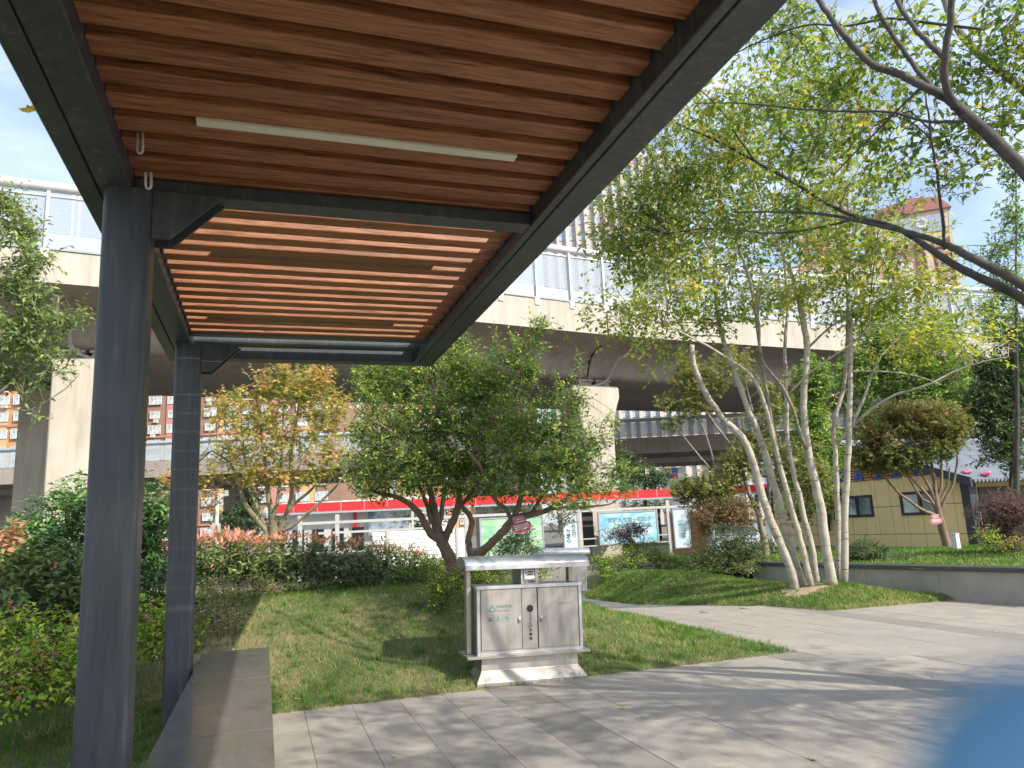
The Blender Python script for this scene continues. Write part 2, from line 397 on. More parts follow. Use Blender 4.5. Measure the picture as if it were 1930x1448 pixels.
def text_mesh(txt, size, ext, matname, origin, xdir, ydir, spacing=1., bold=0.):
    cu = bpy.data.curves.new('lettering', 'FONT'); cu.body = txt; cu.size = size; cu.extrude = ext; cu.offset = bold
    cu.align_x = 'CENTER'; cu.align_y = 'CENTER'; cu.space_character = spacing; cu.resolution_u = 2
    o = bpy.data.objects.new('lettering', cu); COL.objects.link(o)
    dg = bpy.context.evaluated_depsgraph_get(); dg.update()
    me = bpy.data.meshes.new_from_object(o.evaluated_get(dg))
    bpy.data.objects.remove(o)
    X = Vector(xdir).normalized(); Y = Vector(ydir).normalized(); Z = X.cross(Y)
    me.transform(Matrix(((X.x, Y.x, Z.x, origin[0]), (X.y, Y.y, Z.y, origin[1]), (X.z, Y.z, Z.z, origin[2]), (0, 0, 0, 1))))
    me.materials.clear(); me.materials.append(MATS[matname]); return me

# ------------------------------------------------------------------ ground
def sstep(t): t = np.clip(t, 0, 1); return t * t * (3 - 2 * t)
def base_z(x, y): return -np.clip((np.asarray(y, float) - 9.5) * .045, 0, .45)
def sdist(px, py, poly):
    px = np.asarray(px, float); py = np.asarray(py, float)
    d = np.full(px.shape, 1e9); ins = np.zeros(px.shape, bool); n = len(poly)
    for i in range(n):
        ax, ay = poly[i]; bx, by = poly[(i + 1) % n]
        ex, ey = bx - ax, by - ay; wx, wy = px - ax, py - ay
        t = np.clip((wx * ex + wy * ey) / (ex * ex + ey * ey), 0, 1)
        d = np.minimum(d, np.hypot(wx - ex * t, wy - ey * t))
        c = ((ay <= py) & (by > py)) | ((by <= py) & (ay > py))
        with np.errstate(divide='ignore', invalid='ignore'):
            xi = ax + (py - ay) * (bx - ax) / (by - ay if by != ay else 1e-9)
        ins ^= c & (px < xi)
    return np.where(ins, d, -d)
LAWN = [(-14, -3), (-.47, -3), (-.47, 6.47), (4.96, 6.43), (5.0, 8.5), (5.1, 10), (5.45, 12), (5.8, 13.6), (6.1, 16), (7.5, 27), (-14, 27)]
ISLE = [(7.33, 8.69), (9.45, 8.5), (8.62, 12.3), (9.6, 20), (9.0, 26), (7.9, 26), (6.5, 14.4), (6.3, 12.4), (6.7, 11.2), (7.1, 9.7)]
PLANT = [(9.7, 7.45), (10.4, 3.4), (24, -3), (34, 10), (30, 26), (12.5, 26), (8.85, 12.25)]
def lawn_h(x, y):
    x = np.asarray(x, float); y = np.asarray(y, float); s = sdist(x, y, LAWN)
    m = .66 * sstep((y - 6.35) / 3.0) * sstep((5.05 - x) / 2.4) * (1 - .55 * sstep((y - 11.5) / 8)) + .14 * sstep((-.6 - x) / 2)
    m = m + .02 + .018 * np.sin(x * 2.1 + y) * np.sin(y * 1.7 - x * .6)
    return base_z(x, y) + np.where(s > 0, np.minimum(m, s * .8), np.maximum(s * .6, -.09))
def isle_h(x, y):
    x = np.asarray(x, float); y = np.asarray(y, float); s = sdist(x, y, ISLE)
    m = .05 + .07 * np.exp(-((x - 8.1) ** 2 + (y - 9.9) ** 2) / 1.3) + .14 * sstep((s - .1) / .9) + .30 * sstep((y - 10.2) / 2.6) * sstep(s / 1.1) * (1 - .6 * sstep((y - 15) / 6))
    return base_z(x, y) + np.where(s > 0, np.minimum(m, s * .7), np.maximum(s * .6, -.09))
def plant_h(x, y):
    x = np.asarray(x, float); y = np.asarray(y, float); s = sdist(x, y, PLANT)
    dd = np.hypot(x - 9.3, y - 9.5)
    m = .43 - .50 * sstep((dd - 4) / 12) + .03 * np.sin(x * 1.3) * np.sin(y * 1.1)
    return np.where(s > -.25, m, np.maximum(m + (s + .25) * .8, base_z(x, y) - .08))
def gridmesh(name, x0, x1, y0, y1, step, hf, poly, matn, pad=.12):
    xs = np.arange(x0, x1 + step, step); ys = np.arange(y0, y1 + step, step)
    gx, gy = np.meshgrid(xs, ys); gzv = hf(gx, gy); s = sdist(gx, gy, poly)
    nx = len(xs); vs = np.stack([gx.ravel(), gy.ravel(), gzv.ravel()], 1)
    keep = (s > -pad - step).reshape(len(ys), nx)
    k = keep[:-1, :-1] & keep[1:, :-1] & keep[:-1, 1:] & keep[1:, 1:]
    jj, ii = np.nonzero(k); a = jj * nx + ii
    fs = np.stack([a, a + 1, a + nx + 1, a + nx], 1)
    me = bpy.data.meshes.new(name); me.from_pydata(vs.tolist(), [], fs.tolist()); me.materials.append(MATS[matn])
    me.polygons.foreach_set('use_smooth', [True] * len(me.polygons)); me.update()
    o = link(name, me); return struct(o)
# far ground sheet to the horizon
mb = MB()
gx = [-900, -300, -120, -60, -30, -15, -8, -4, 0, 4, 8, 12, 16, 24, 40, 80, 160, 400, 900]; gy = [-300, -80, -20, -5, 0, 5, 9.5, 12, 15, 19.5, 24, 30, 45, 90, 200, 500, 1200]
vs = [(x, y, float(base_z(x, y)) - .055) for y in gy for x in gx]
mb.add(vs, [(j * len(gx) + i, j * len(gx) + i + 1, (j + 1) * len(gx) + i + 1, (j + 1) * len(gx) + i) for j in range(len(gy) - 1) for i in range(len(gx) - 1)])
struct(mb.obj('ground', 'ground_earth'))
# street beyond the park
a, b, c, d = pz(-900, 27.5, 0), pz(2700, 31, 0), pz(2700, 62, 0), pz(-900, 60, 0)
mb = MB(); mb.quad(*[(p[0], p[1], -.49) for p in (a, b, c, d)]); struct(mb.obj('street', 'asphalt'))

# paving: bed and slabs
mb = MB(); yy = [-3, 9.5, 12, 14, 15, 16]
mb.add([(x, y, float(base_z(0, y)) - .028) for y in yy for x in (-.47, 13)], [(2 * i, 2 * i + 1, 2 * i + 3, 2 * i + 2) for i in range(5)])
pave = struct(mb.obj('pavement', 'paving_bed'))
edges = [-.42]
for w, n in ((.37, 6), (.38, 1), (.35, 7), (.38, 1), (.34, 6), (.37, 1), (.36, 14)):
    for _ in range(n): edges.append(edges[-1] + w)
darkcols = {6, 14, 21}
rr = random.Random(5)
cells = []
for i in range(len(edges) - 1):
    w = edges[i + 1] - edges[i]; y = -2.9 + rr.choice([0, .375]) ; L = .75
    off = {0: .13, 1: .13, 2: .13}.get(i, None)
    if off is not None: y = 6.63 - .75 * 13
    while y < 15:
        xc, yc = (edges[i] + edges[i + 1]) / 2, y + L / 2
        cells.append((xc, yc, w, L, i in darkcols)); y += L
cx = np.array([c[0] for c in cells]); cy = np.array([c[1] for c in cells])
sL = sdist(cx, cy, LAWN); sI = sdist(cx, cy, ISLE); sP = sdist(cx, cy, PLANT)
fwd = RM[:, 2]; rt = RM[:, 0]
dep_ = cx * fwd[0] + cy * fwd[1]; lat = cx * rt[0] + cy * rt[1]
inview = (dep_ > 2.2) & (np.abs(lat) < dep_ * .74 + .5)
ok = (sL < .35) & (sI < .35) & (sP < .3)
cand = [(dep_[k] if inview[k] else 100 + dep_[k], k) for k in range(len(cells)) if ok[k]]
cand.sort()
slabmesh = {}
def slab_mesh(w, L, dark):
    key = (round(w, 3), dark)
    if key not in slabmesh:
        m_ = MB(); g = .0014
        m_.bb(-w / 2 + g, w / 2 - g, -L / 2 + g, L / 2 - g, -.03, 0)
        slabmesh[key] = m_.mesh('paving_slab', 'paving_granite_dark' if dark else 'paving_granite', bevel=.0010)
    return slabmesh[key]
rest = {False: MB(), True: MB()}
for n, (dd, k) in enumerate(cand):
    xc, yc, w, L, dk = cells[k]; z = float(base_z(0, yc)) + rr.uniform(-.0012, .0012)
    if n < 298 and dd < 99:
        o = link('paving_slab', slab_mesh(w, L, dk), pave, (xc, yc, z))
        if yc > 9.5: o.rotation_euler.x = -math.atan(.045)
    else:
        rest[dk].bb(xc - w / 2 + .0035, xc + w / 2 - .0035, yc - L / 2 + .0035, yc + L / 2 - .0035, z - .03, z)
for dk in rest:
    if rest[dk].v: stuff(rest[dk].obj('paving_slab', 'paving_granite_dark' if dk else 'paving_granite', pave))

gridmesh('lawn', -9, 7.6, -2.5, 26, .1, lawn_h, LAWN, 'lawn_soil')
gridmesh('lawn', 6, 10, 8, 26, .08, isle_h, ISLE, 'lawn_soil')
gridmesh('lawn', 8.6, 30, -2, 26, .3, plant_h, PLANT, 'lawn_soil', pad=.0)
# bare soil round the multi-stemmed tree
def patch(name, cx, cy, rx, ry, hf, matn, seed=1, lift=.006):
    mb = MB(); r0 = random.Random(seed); vs = [(cx, cy, float(hf(cx, cy)) + lift)]
    for ring in (.35, .7, 1.):
        for k in range(28):
            a = 2 * math.pi * k / 28; q = ring * (1 + (.22 * math.sin(3 * a + seed) + r0.uniform(-.1, .1)) * ring)
            x, y = cx + rx * q * math.cos(a), cy + ry * q * math.sin(a); vs.append((x, y, float(hf(x, y)) + lift * (1.6 - ring)))
    fs = [(0, 1 + k, 1 + (k + 1) % 28) for k in range(28)]
    for j in range(2):
        for k in range(28): fs.append((1 + j * 28 + k, 1 + (j + 1) * 28 + k, 1 + (j + 1) * 28 + (k + 1) % 28, 1 + j * 28 + (k + 1) % 28))
    mb.add(vs, fs); return struct(mb.obj(name, matn, smooth=True))
patch('bare_soil', 7.85, 9.72, .40, .34, isle_h, 'dry_soil', 3, .004)
patch('bare_soil', -.45, 7.5, .22, .5, lawn_h, 'dry_soil', 5, .004)

# ------------------------------------------------------------------ pergola shelter
sh = thing('pergola', 'dark steel shelter with red brown timber slat roof over the stone bench', 'shelter', (.35, 2.3, 0))
XL0, XL1, XR0, XR1 = -.79, -.568, 1.302, 1.50
YB, YF = -2.2, 6.80
for x0, x1, side in ((XL0, XL1, -1), (XR0, XR1, 1)):
    mb = MB(); g = x0 + .085 if side < 0 else x1 - .15
    mb.bb(x0, x0 + (g - x0) - .004, YB, YF, 2.88, 3.12)
    mb.bb(g + .004, x1, YB, YF, 2.88, 3.10)
    mb.bb(g - .004, g + .004, YB, YF, 2.892, 3.09)
    mb.obj('side_beam', 'charcoal_paint', sh, bevel=.004)
for y0, y1 in ((YB, YB + .12), (.66, .78), (3.41, 3.523)):
    MB().bb(XL1 + .002, XR0 - .002, y0, y1, 2.882, 2.948).obj('cross_beam', 'charcoal_paint', sh, bevel=.004)
MB().bb(XL1 + .002, XR0 - .002, 6.66, 6.80, 2.882, 3.10).obj('end_beam', 'charcoal_paint', sh, bevel=.004)
for y in (6.10, 6.42):
    MB().rbox(XL1 + .002, XR0 - .002, y, y + .15, 2.955, 3.05, .03, 'x').obj('cross_tube', 'charcoal_paint', sh)
for y in (.60, 3.36, 6.14):
    MB().rbox(-.675, -.485, y, y + .17, .02, 2.879, .022, 'z', seg=4).obj('post', 'charcoal_paint', sh)
    # gusset plate
    for yy_ in (y + .02, y + .13):
        MB().extrude([(-.483, yy_, 2.88), (-.483, yy_, 2.66), (-.41, yy_, 2.66), (-.19, yy_, 2.88)], (0, 0, 0), (0, .012, 0)).obj('gusset', 'charcoal_paint', sh)
    MB().bb(-.70, -.46, y - .02, y + .19, .0, .018).obj('base_plate', 'charcoal_paint', sh)
# timber slats, one object each
SLX0, SLX1 = XL1 + .003, XR0 - .003
slat = MB(); hl = (SLX1 - SLX0) / 2; slat.rbox(-hl, hl, -.050, .050, -.031, .031, .006, 'x', seg=2)
slatm = slat.mesh('slat', 'red_brown_wood', bevel=0)
lw = []
y = -2.0; P = .163
ys1 = []
yy0 = 2.725 + .062
k0 = int((yy0 - (-1.95)) / P)
for k in range(-k0, 5): ys1.append(yy0 + k * P)
ys2 = [3.722 + .03 + .1677 * k for k in range(15)]
for y in ys1 + ys2:
    o = link('slat', slatm, sh, ((SLX0 + SLX1) / 2, y + .02, 2.994))
    for xe in (SLX0 + .006, SLX1 - .006):
        if y > 3.5: MB().bb(xe - .004, xe + .004, y - .100, y - .033, 2.950, 3.03).obj('slat_bracket', 'charcoal_paint', sh)
MB().bb(XL1 + .002, XR0 - .002, YB, 3.62, 3.027, 3.045).obj('roof_cover', 'roof_cover', sh)
# strip lamps between slats
lo_ = MB().bb(-.27, 1.045, 2.860, 2.912, 2.956, 3.01).obj('strip_lamp', 'lamp_white', sh)
for y, xa, xb in ((4.355, -.30, .985), (5.70, -.40, .96)):
    MB().bb(xa, xb, y - .030, y + .030, 2.966, 3.01).obj('strip_lamp', 'lamp_housing', sh)
# white u-shaped hooks
def hook(px, py0, py1):
    d = 2.98; w = 5.0
    A = [at(px - w, py0, d), at(px - w, py1 - 5, d), at(px - w * .6, py1 - 1, d), at(px, py1, d), at(px + w * .6, py1 - 1, d), at(px + w, py1 - 5, d), at(px + w, py0, d)]
    o = MB().tube(A, .0052, 6).obj('hook', 'hook_white', None, True)
    return o
for i, (px, a_, b_) in enumerate(((264, 250, 289), (280, 325, 356))):
    o = hook(px, a_, b_); tag(o, ['white u shaped wire hook hanging from slats, the one nearer the camera', 'white u shaped wire hook hanging right above the corner of the front post'][i], 'hook', 'white hooks under the slat roof')
# ------------------------------------------------------------------ bench
be = thing('bench', 'long dark polished granite block bench beside the shelter posts', 'bench', (-.2, 4.2, 0))
ys_ = [1.1, 2.55, 4.02, 5.48, 6.90]
for i in range(4):
    MB().bb(-.462, .055, ys_[i] + .0015, ys_[i + 1] - .0015, .36, .45).obj('seat_slab', 'bench_granite', be, bevel=.005)
MB().bb(-.44, .035, 1.12, 6.88, .0, .3585).obj('bench_base', 'bench_granite', be)

# ------------------------------------------------------------------ litter bins
def make_bin(loc, rotz, roll, first=True):
    t = thing('litter_bin', '', 'litter bin', (0, 0, 0))
    W2 = .49; D = .30; S = 'brushed_steel'
    # base with flared foot
    def ring(hw, y0, y1, z): return [(-hw, y0, z), (hw, y0, z), (hw, y1, z), (-hw, y1, z)]
    mb = MB(); R = [ring(.505, -.045, .345, 0), ring(.505, -.045, .345, .03), ring(.45, .02, .29, .115), ring(.445, .025, .285, .225)]
    vs = sum(R, []); fs = [(4 * j + k, 4 * j + (k + 1) % 4, 4 * (j + 1) + (k + 1) % 4, 4 * (j + 1) + k) for j in range(3) for k in range(4)] + [(3, 2, 1, 0), (12, 13, 14, 15)]
    mb.add(vs, fs); mb.obj('base', S, t, bevel=.002)
    MB().bb(-.585, .545, -.045, .345, .226, .25).obj('shelf', S, t, bevel=.002)
    b_ = MB(); b_.bb(-W2, W2, .004, D, .251, .80)
    b_.obj('body', S, t, bevel=.002)
    fr = MB(); fr.bb(-W2, -W2 + .028, -.012, .003, .251, .80); fr.bb(W2 - .028, W2, -.012, .003, .251, .80)
    fr.bb(-W2 + .0285, W2 - .0285, -.012, .003, .251, .279); fr.bb(-W2 - .006, W2 + .006, -.018, .003, .801, .832)
    fr.bb(-W2 - .006, W2 + .006, .0035, D + .006, .801, .83)
    fr.obj('frame', 'clean_steel', t, bevel=.0015)
    dl = MB().bb(-.452, -.082, -.010, .0035, .288, .795).obj('door', S, t, bevel=.0015); dl2 = None
    MB().bb(-.078, .062, -.009, .0035, .284, .797).obj('centre_panel', S, t, bevel=.001)
    dr = MB().bb(.072, .455, -.010, .0035, .288, .795).obj('door', S, t, bevel=.0015)
    MB().bb(.0635, .0705, -.004, .0036, .284, .797).obj('door_gap', 'black_paint', t)
    for x, dd in ((-.105, dl), (.098, dr)):
        lk = MB().tube([(x, -.010, .548), (x, -.020, .548)], .014, 12)
        lk.box((x, -.022, .522), (.016, .010, .034), Matrix.Rotation(.35, 3, 'X'))
        lk.obj('lock', 'clean_steel', t)
    # posts and arched roof
    MB().bb(-.555, -.515, .11, .19, .251, 1.0).obj('roof_post', S, t, bevel=.002)
    MB().bb(.42, .46, .11, .19, .833, 1.0).obj('roof_post', S, t, bevel=.002)
    prof = []; nA = 14
    for k in range(nA + 1):
        a = rad(180 * k / nA); prof.append((.14 - .20 * math.cos(a), 1.0 + .085 * math.sin(a)))
    inner = [(.14 + (y - .14) * .97, 1.0 + (z - 1.0) * .93) for y, z in prof[::-1]]
    r_ = MB(); P3 = [(-.60, y, z) for y, z in prof + inner]; n = len(P3)
    r_.extrude(P3, (0, 0, 0), (1.16, 0, 0), cap=False)
    for xx in (-.60, .56):
        for k in range(nA):
            r_.quad((xx, *prof[k]), (xx, *prof[k + 1]), (xx, *inner[nA - k - 1]), (xx, *inner[nA - k]))
    r_.obj('roof', 'clean_steel', t, True)
    e_ = MB(); e_.extrude([(-.60, y, z - .002) for y, z in inner], (0, 0, 0), (.006, 0, 0)); e_.extrude([(.554, y, z - .002) for y, z in inner], (0, 0, 0), (.006, 0, 0)); e_.obj('roof_end', S, t)
    MB().bb(-.60, .56, -.064, -.056, .972, 1.004).obj('roof_lip', 'clean_steel', t)
    # middle ashtray tower
    MB().bb(-.075, .085, .012, .285, .833, 1.0).obj('ashtray_tower', S, t, bevel=.002)
    f = MB(); f.bb(-.078, .088, .000, .0115, .833, 1.0)
    f.obj('ashtray_face', S, t, bevel=.001)
    g_ = MB(); x0, x1, z0, z1 = -.052, .062, .868, .988
    g_.bb(x0, x0 + .009, -.014, -.0005, z0, z1); g_.bb(x1 - .009, x1, -.014, -.0005, z0, z1); g_.bb(x0 + .0095, x1 - .0095, -.014, -.0005, z1 - .009, z1); g_.bb(x0 + .0095, x1 - .0095, -.014, -.0005, z0, z0 + .009)
    g_.obj('ashtray_frame', 'clean_steel', t, bevel=.002)
    MB().bb(x0 + .0098, x1 - .0098, -.003, -.0005, z0 + .0095, z1 - .0095).obj('ashtray_recess', 'pipe_grey', t)
    q = MB(); q.add([(x0 + .02, -.004, .90), (x1 - .02, -.004, .90), (x1 - .012, -.014, .882), (x0 + .012, -.014, .882), (x0 + .025, -.008, .955), (x1 - .02, -.008, .955)], [(0, 1, 2, 3), (0, 4, 5, 1)]); q.obj('ashtray_chute', 'clean_steel', t)
    s_ = MB()
    for z in (.918, .940): s_.rbox(x0 + .035, x1 - .030, -.0135, -.0085, z - .006, z + .006, .005, 'y')
    s_.obj('slot', 'black_paint', t)
    X, Zd = (1, 0, 0), (0, 0, 1)
    link('lettering', text_mesh('灭烟处', .026, .0005, 'black_paint', (.022, -.0012, .850), X, Zd, 1.05, .0006), t)
    ic = MB(); 
    for k in range(12):
        a0, a1 = 2 * math.pi * k / 12, 2 * math.pi * (k + 1) / 12
        ic.quad(*[(-.042 + r_q * math.cos(a), -.0012, .850 + r_q * math.sin(a)) for a, r_q in ((a0, .011), (a1, .011), (a1, .0085), (a0, .0085))])
    ic.box((-.042, -.0013, .850), (.022, .0006, .002), Matrix.Rotation(rad(45), 3, 'Y')); ic.obj('no_smoking_mark', 'black_paint', t)
    if first:
        # recycling mark: three bent arrows
        rm = MB(); cx_, cz_ = -.352, .63; yF = -.0115
        for k in range(3):
            a = rad(90 + 120 * k)
            def pt(u, v):   # u tangential, v radial
                ca, sa = math.cos(a), math.sin(a); return (cx_ + ca * v - sa * u, yF, cz_ + sa * v + ca * u)
            rm.add([pt(-.016, .020), pt(-.004, .036), pt(.002, .030), pt(-.008, .014)], [(0, 1, 2, 3)])
            rm.add([pt(.004, .036), pt(.016, .018), pt(.022, .022), pt(.021, .004), pt(.006, .010), pt(.010, .014), pt(.001, .030)], [(0, 1, 5, 6), (2, 3, 4, 1)])
        rm.obj('recycling_mark', 'teal_print', t)
        link('lettering', text_mesh('可回收垃圾', .030, .0004, 'teal_print', (-.248, yF, .650), X, Zd, 1., 0), t)
        link('lettering', text_mesh('Recyclable', .026, .0004, 'teal_print', (-.252, yF, .617), X, Zd, 1.05, 0), t)
        bx = MB(); ics = MB()
        for k, x in enumerate((-.372, -.300, -.222)):
            for (a0, a1, c0, c1) in ((x - .030, x + .030, .582, .5835), (x - .030, x + .030, .522, .5235), (x - .030, x - .0285, .5235, .582), (x + .0285, x + .030, .5235, .582)):
                bx.bb(a0, a1, yF - .0004, yF + .0004, c0, c1)
        bx.obj('icon_frame', 'faded_print', t)
        Q = lambda pts: ics.add([(p[0], yF - .0004, p[1]) for p in pts], [tuple(range(len(pts)))])
        Q([(-.394, .558), (-.372, .566), (-.350, .558), (-.372, .552)]); Q([(-.392, .548), (-.352, .548), (-.356, .534), (-.372, .530), (-.388, .534)])
        Q([(-.308, .530), (-.292, .530), (-.292, .560), (-.297, .568), (-.297, .576), (-.303, .576), (-.303, .568), (-.308, .560)])
        Q([(-.240, .556), (-.232, .562), (-.226, .552), (-.234, .544)]); Q([(-.228, .566), (-.218, .576), (-.210, .556), (-.200, .548), (-.205, .536), (-.220, .532), (-.226, .546)])
        ics.obj('icon', 'teal_print', t)
        yC = -.0100; dsk = MB()
        dsk.add([(-.004, yC, .622)] + [(-.004 + .031 * math.cos(2 * math.pi * k / 24), yC, .622 + .031 * math.sin(2 * math.pi * k / 24)) for k in range(24)], [(0, 1 + k, 1 + (k + 1) % 24) for k in range(24)])
        dsk.obj('needle_hole', 'black_paint', t)
        MB().bb(-.0065, -.0025, yC - .0003, yC + .0003, .512, .589).obj('printed_line', 'black_paint', t)
        hz = MB()
        for k in range(3):
            a = rad(100 + 120 * k); hz.add([(-.004 + r_q * math.cos(a + s), yC, .478 + r_q * math.sin(a + s)) for r_q, s in ((.006, -.5), (.021, -.42), (.021, .42), (.006, .5))], [(0, 1, 2, 3)])
        hz.obj('hazard_mark', 'black_paint', t)
        for k, ch in enumerate('有害物'):
            link('lettering', text_mesh(ch, .030, .0004, 'black_paint', (-.002, yC, .437 - .036 * k), X, Zd, 1., .0008), t)
        link('lettering', text_mesh('其他垃圾', .034, .0003, 'faded_print', (.330, yF, .652), X, Zd, 1.1, -.0006), t)
    Rm = Matrix.Translation(loc) @ Matrix.Rotation(rotz, 4, 'Z') @ Matrix.Rotation(roll, 4, 'Y')
    WL[t.name] = (0, 0, 0)
    t.matrix_world = Rm; 
    return t
b1 = make_bin((2.245, 6.50, 0.0), rad(-1.5), rad(1.6))
b1['label'] = 'near stainless steel double litter bin with arched roof and green recycling print'
b2 = make_bin((5.74, 14.45, float(base_z(0, 14.45))), rad(-14), rad(2.5), False)
b2['label'] = 'distant plain stainless steel double litter bin standing beyond the nearer bin on the path'
b1['group'] = b2['group'] = 'stainless steel litter bins'

# ------------------------------------------------------------------ planter wall
pw = thing('planter_wall', 'low granite planter wall with dark stone cap at right of the plaza', 'wall', (9.1, 9.8, 0))
Wp = [(10.35, 3.3), (9.55, 7.52), (8.66, 12.2)]
for (ax, ay), (bx, by), nseg in ((Wp[0], Wp[1], 3), (Wp[1], Wp[2], 4)):
    A = Vector((ax, ay, 0)); B = Vector((bx, by, 0)); u = (B - A).normalized(); nrm = Vector((-u.y, u.x, 0));
    if nrm.x > 0: nrm = -nrm           # faces the plaza
    Lt = (B - A).length
    for k in range(nseg):
        s0, s1 = Lt * k / nseg + .002, Lt * (k + 1) / nseg - .002
        Rz = Matrix.Rotation(math.atan2(u.y, u.x), 3, 'Z'); m_ = A + u * (s0 + s1) / 2
        MB().box(m_ - nrm * .14 + Vector((0, 0, .13)), (s1 - s0, .24, .56), Rz).obj('stone_block', 'wall_granite', pw, bevel=.003)
        MB().box(m_ - nrm * .15 + Vector((0, 0, .442)), (s1 - s0, .34, .06), Rz).obj('cap_stone', 'cap_granite', pw, bevel=.004)

# ================================================================== BACKGROUND STRUCTURES
def cp(X, d, z): return pz(965. + 1400. * X / d, d, z)
def catmull(P, n=6):
    P = [np.array(p, float) for p in P]; out = []
    Q = [2 * P[0] - P[1]] + P + [2 * P[-1] - P[-2]]
    for i in range(1, len(Q) - 2):
        for k in range(n):
            t = k / n
            out.append(.5 * ((2 * Q[i]) + (-Q[i - 1] + Q[i + 1]) * t + (2 * Q[i - 1] - 5 * Q[i] + 4 * Q[i + 1] - Q[i + 2]) * t * t + (-Q[i - 1] + 3 * Q[i] - 3 * Q[i + 1] + Q[i + 2]) * t ** 3))
    out.append(P[-1]); return out

# ---- viaduct centre data: (picture-right distance, depth, fascia top, rail top)
VD = [(-44, 10.5, 11.5, 13.9), (-30, 18.7, 11.55, 14.0), (-14.4, 26.5, 11.62, 14.2), (-1.66, 33.2, 11.85, 14.65), (6.3, 37.5, 11.93, 14.85), (20.2, 43.6, 12.0, 15.1), (38, 50.5, 12.1, 15.4), (70, 61, 12.2, 15.8)]
pts = []
for X, d, zt, zr in VD:
    p = cp(X, d, 10); pts.append((p[0], p[1], zt, zr))
sm = catmull(pts, 10)
# resample every 1.95 m
acc = [0.]
for i in range(1, len(sm)): acc.append(acc[-1] + math.hypot(sm[i][0] - sm[i - 1][0], sm[i][1] - sm[i - 1][1]))
STEP = 1.98
def vat(s):
    s = max(0, min(acc[-1] - 1e-3, s)); i = 0
    while acc[i + 1] < s: i += 1
    t = (s - acc[i]) / (acc[i + 1] - acc[i]); p = sm[i] * (1 - t) + sm[i + 1] * t
    u = sm[min(i + 1, len(sm) - 1)][:2] - sm[i][:2]; u = u / np.linalg.norm(u); n = np.array([-u[1], u[0]])
    return p, u, n
NS = int(acc[-1] / STEP)
ring = [vat(k * STEP) for k in range(NS + 1)]
ZB = 10.42
via = thing('viaduct', 'pale concrete road viaduct crossing behind the park on tall piers', 'viaduct', cp(0, 36, 0))
def sweep(name, prof, mat, parent, cap=False, smooth=False):
    mb = MB(); n = len(prof)
    for p, u, nn in ring:
        for f in prof:
            o, z = f(p[2], p[3]); q = p[:2] + nn * o; mb.v.append((q[0], q[1], z))
    for k in range(len(ring) - 1):
        for j in range(n - (0 if cap else 1)):
            a = k * n + j; b = k * n + (j + 1) % n; mb.f.append((a, b, b + n, a + n)); mb.m.append(0)
    return mb.obj(name, mat, parent, smooth)
L_ = lambda o, fz: (lambda zt, zr: (o, fz(zt, zr)))
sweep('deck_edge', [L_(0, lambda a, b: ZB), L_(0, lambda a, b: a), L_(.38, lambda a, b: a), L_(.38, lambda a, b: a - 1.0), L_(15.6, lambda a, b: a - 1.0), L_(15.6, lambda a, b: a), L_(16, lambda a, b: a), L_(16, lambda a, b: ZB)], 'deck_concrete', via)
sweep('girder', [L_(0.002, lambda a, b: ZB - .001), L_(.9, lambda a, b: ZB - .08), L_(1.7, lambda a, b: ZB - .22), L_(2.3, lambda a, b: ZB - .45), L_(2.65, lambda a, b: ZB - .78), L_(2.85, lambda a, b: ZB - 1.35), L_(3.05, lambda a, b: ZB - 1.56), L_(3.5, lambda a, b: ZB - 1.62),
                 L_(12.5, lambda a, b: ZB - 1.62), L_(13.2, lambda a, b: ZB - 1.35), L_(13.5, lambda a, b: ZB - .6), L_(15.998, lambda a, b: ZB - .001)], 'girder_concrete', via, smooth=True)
ZG = ZB - 1.62
# lower the piers under it
def along_px(px, o):
    "arc position where offset line crosses picture column px"
    best = None
    for k in range(0, int(acc[-1] * 4)):
        p, u, n = vat(k / 4); q = np.array([p[0] + n[0] * o, p[1] + n[1] * o, 8.]) - CO; c = RM.T @ q
        if c[2] < 3: continue
        e = abs(965 + 1400 * c[0] / c[2] - px)
        if best is None or e < best[0]: best = (e, k / 4)
    return best[1]
def pier(px, o0, hw, flare, depth, ztop, bearings=True, rot=0.):
    s = along_px(px, o0); p, u, n = vat(s); c = p[:2] + n * o0
    if rot:
        ca, sa = math.cos(rot), math.sin(rot); u = np.array([u[0] * ca - u[1] * sa, u[0] * sa + u[1] * ca]); n = np.array([-u[1], u[0]])
    prof = [(-hw, -.5), (hw, -.5), (hw, ztop - 2.9)]
    if flare:
        for k in range(1, 7):
            t = k / 6; prof.append((hw + flare * t * t, ztop - 2.9 + 2.3 * t))
        prof += [(hw + flare, ztop - .1), (hw + flare - .1, ztop)]
        prof += [(-a, z) for a, z in prof[:1:-1]]
    else:
        prof += [(hw, ztop - .35), (hw - .2, ztop), (-hw + .1, ztop), (-hw, ztop - .1)]
    mb = MB(); P3 = [(c[0] + u[0] * a, c[1] + u[1] * a, z) for a, z in prof]
    mb.extrude(P3, (0, 0, 0), (n[0] * depth, n[1] * depth, 0)); o = mb.obj('pier', 'pier_concrete', via, bevel=.05)
    if bearings:
        for a in (-.35, .75):
            q = c + u * a + n * .9
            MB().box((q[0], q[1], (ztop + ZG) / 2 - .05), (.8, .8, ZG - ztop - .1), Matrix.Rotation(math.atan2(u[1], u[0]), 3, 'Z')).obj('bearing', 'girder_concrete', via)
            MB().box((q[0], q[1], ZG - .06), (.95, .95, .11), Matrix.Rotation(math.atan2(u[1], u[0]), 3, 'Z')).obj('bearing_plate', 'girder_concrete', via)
    return s, c, u, n
ZT = ZG - .42
s1, c1, u1, n1 = pier(152, 2.6, .86, 0, 1.7, ZT, rot=rad(-6))
pier(84, 9.5, .93, 0, 1.8, ZT, False)
